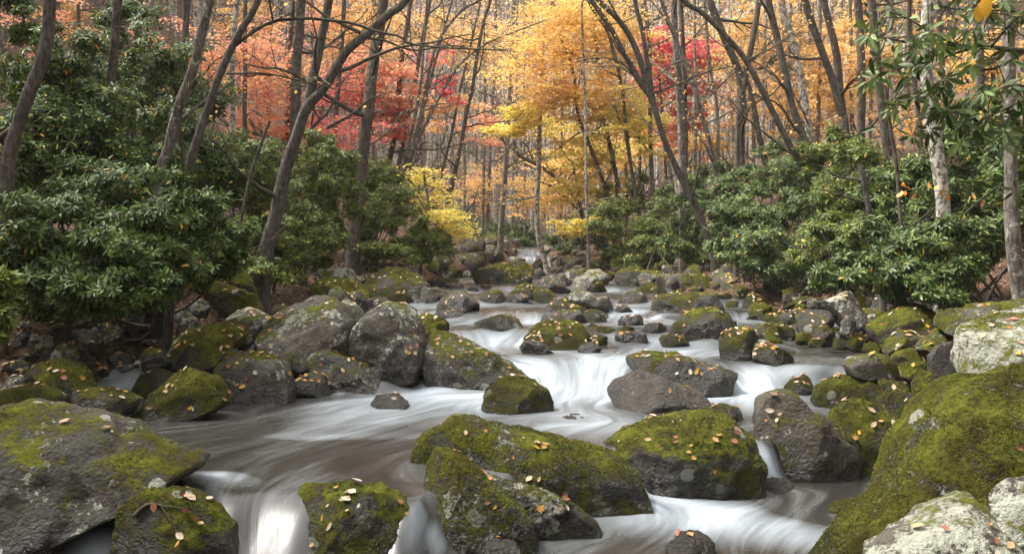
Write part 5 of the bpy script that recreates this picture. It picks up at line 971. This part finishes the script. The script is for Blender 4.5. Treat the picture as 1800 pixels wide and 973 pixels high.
sprig('bare twig with purple red leaves lying on the dark bottom boulder', [(236, 905), (262, 892), (292, 889), (322, 896), (350, 912)], None, 5, [(.34, .10, .09), (.42, .18, .10)], .06, 'twig', 'twig', .011)
sprig('thin pale twig hanging down the front of the dark bottom boulder', [(285, 893), (298, 912), (312, 935), (316, 955)], None, 2, [(.40, .20, .06)], .05, 'twig', 'twig', .006)

# ------------------------------------------------------------------ the wooded hillside that closes the valley: one mass of crowns and bare stems
def hillside():
    r = np.random.default_rng(5)
    n = 1670; Yt = np.concatenate([r.uniform(-38, 26, 330), r.uniform(26, 165, n - 330)]); Xt = r.uniform(-1, 1, n) * np.maximum(34, Yt * .66 + 6); keep = np.abs(Xt) > np.where(Yt < -14, -1.0, np.where(Yt < 26, np.maximum(13, Yt * .62 + 9), np.where(Yt < 50, Yt * .30 + 5, np.where(Yt < 66, 9, 0)))); Xt, Yt = Xt[keep], Yt[keep]; n = len(Xt); Zt = G(Xt, Yt)
    H = np.where(Yt < 26, r.uniform(12, 20, n), r.uniform(9, 17, n)); tb = Tubes()
    for k in range(n):
        b = np.array([Xt[k], Yt[k], Zt[k] - .3]); t = b + np.array([r.normal() * 1.0, r.normal() * .5, H[k]]); q = catmull(np.array([b, (b + t) / 2 + r.normal(0, .25, 3), t]), 6); tb.add(q, np.linspace(.16, .03, 6) * r.uniform(.6, 1.3), 4)
        for j in range(9):
            s = q[r.integers(2, 6)]; e = s + unit(r.normal(size=3) * [1, .7, .5] + [0, 0, .6]) * r.uniform(1.2, 3.2); tb.add(np.array([s, (s + e) / 2 + r.normal(0, .15, 3), e]), np.array([.04, .025, .01]), 3)
    o = link('hillside_trunks', tb.mesh('hillside_trunks', BARK['grey'])); o['kind'] = 'stuff'
    u = Xt / np.maximum(Yt, 20); q = r.random(n); cnt = np.where((u < 0) & (u > -.2) & (q < .6), 170, 340); k = np.repeat(np.arange(n), cnt); m = len(k)
    bare = Tubes()
    for j in range(640):                                    # slim bare poles in front of the slope
        y = r.uniform(44, 95); x = r.uniform(-.62, .62) * y
        if abs(x) < 2.5 and y < 60: continue
        z = float(G(x, y)); h = r.uniform(12, 20); b = np.array([x, y, z - .2]); tp = b + [r.normal() * .9, r.normal() * .4, h]; bare.add(catmull(np.array([b, (b + tp) / 2 + r.normal(0, .2, 3), tp]), 6), np.linspace(.13, .04, 6) * r.uniform(.5, 1.4), 5)
    o = link('slim_pole_trunks', bare.mesh('slim_pole_trunks', BARK['pale'])); o['kind'] = 'stuff'
    cl = r.normal(size=(n, 7, 3)) * np.array([1.7, 1.5, 2.2]) * np.where(Yt < 26, 2.0, 1.0)[:, None, None]; cl[:, :, 2] += (H * .72)[:, None]; cl[:, :, 2] = np.maximum(cl[:, :, 2], 1.5)
    p = np.stack([Xt, Yt, Zt], -1)[k] + cl[k, r.integers(0, 7, m)] + r.normal(size=(m, 3)) * np.array([.85, .8, .42])
    u = Xt / Yt + .03 * r.normal(size=n) + .05 * fbm(np.stack([Xt * .06, Yt * .03, 0 * Xt], -1), 2, 61); q = r.random(n)      # which colour grows where on the slope
    keyn = np.select([u < -.12, u < .0, u < .17, u < .30], [np.select([q < .30, q < .62], [3, 1], 2), np.select([q < .15, q < .35], [3, 1], 2), np.select([q < .62, q < .88], [0, 1], 2), np.select([q < .2, q < .5, q < .6], [0, 1, 3], 2)], np.select([q < .28, q < .75], [0, 1], 2))
    keyn = np.where(Yt < 26, 4, keyn)                       # unseen wood round the viewer, added to block low sky, greened against warm bounce
    PAL = np.array([[(.80, .56, .20), (.80, .60, .27), (.76, .48, .17)], [(.64, .44, .19), (.68, .50, .25), (.60, .37, .17)], [(.66, .46, .36), (.72, .54, .42), (.62, .44, .37)], [(.64, .35, .26), (.62, .31, .23), (.66, .44, .30)], [(.085, .095, .045), (.07, .08, .04), (.14, .13, .08)]])
    col = PAL[keyn[k], r.integers(0, 3, m)] * (r.normal(1, .1, n))[k][:, None] * r.uniform(.8, 1.15, (m, 1))
    nr = unit(r.normal(size=(m, 3)) * .7 + np.array([0, -.5, .9])); d = unit(np.cross(nr, r.normal(size=(m, 3)))); s = np.where(Yt[k] < 26, 1.5, 1) * r.uniform(.18, .40, m) * np.where(keyn[k] == 2, .75, 1)
    o = link('hillside_foliage', leaf_mesh('hillside_foliage', p, d, nr, s, s * .75, np.clip(col, .01, .9), M_AUTUMN)); o['kind'] = 'stuff'
hillside()

# ------------------------------------------------------------------ the hazy air of the valley
hm = bpy.data.materials.new('haze'); hm.use_nodes = True; hn = hm.node_tree.nodes; hn.remove(hn['Principled BSDF'])
pv = hn.new('ShaderNodeVolumePrincipled'); pv.inputs['Color'].default_value = (.97, .96, .95, 1); pv.inputs['Density'].default_value = .0006; pv.inputs['Anisotropy'].default_value = .0
hm.node_tree.links.new(pv.outputs[0], hn['Material Output'].inputs['Volume'])
hv = np.array([(x, y, z) for x in (-230, 230) for y in (-60, 330) for z in (-40, 170)], float)
hz = link('haze', mesh_arrays('haze', hv, [np.array([[0, 1, 3, 2], [4, 6, 7, 5], [0, 4, 5, 1], [2, 3, 7, 6], [0, 2, 6, 4], [1, 5, 7, 3]])], hm, smoothed=False)); hz['kind'] = 'stuff'
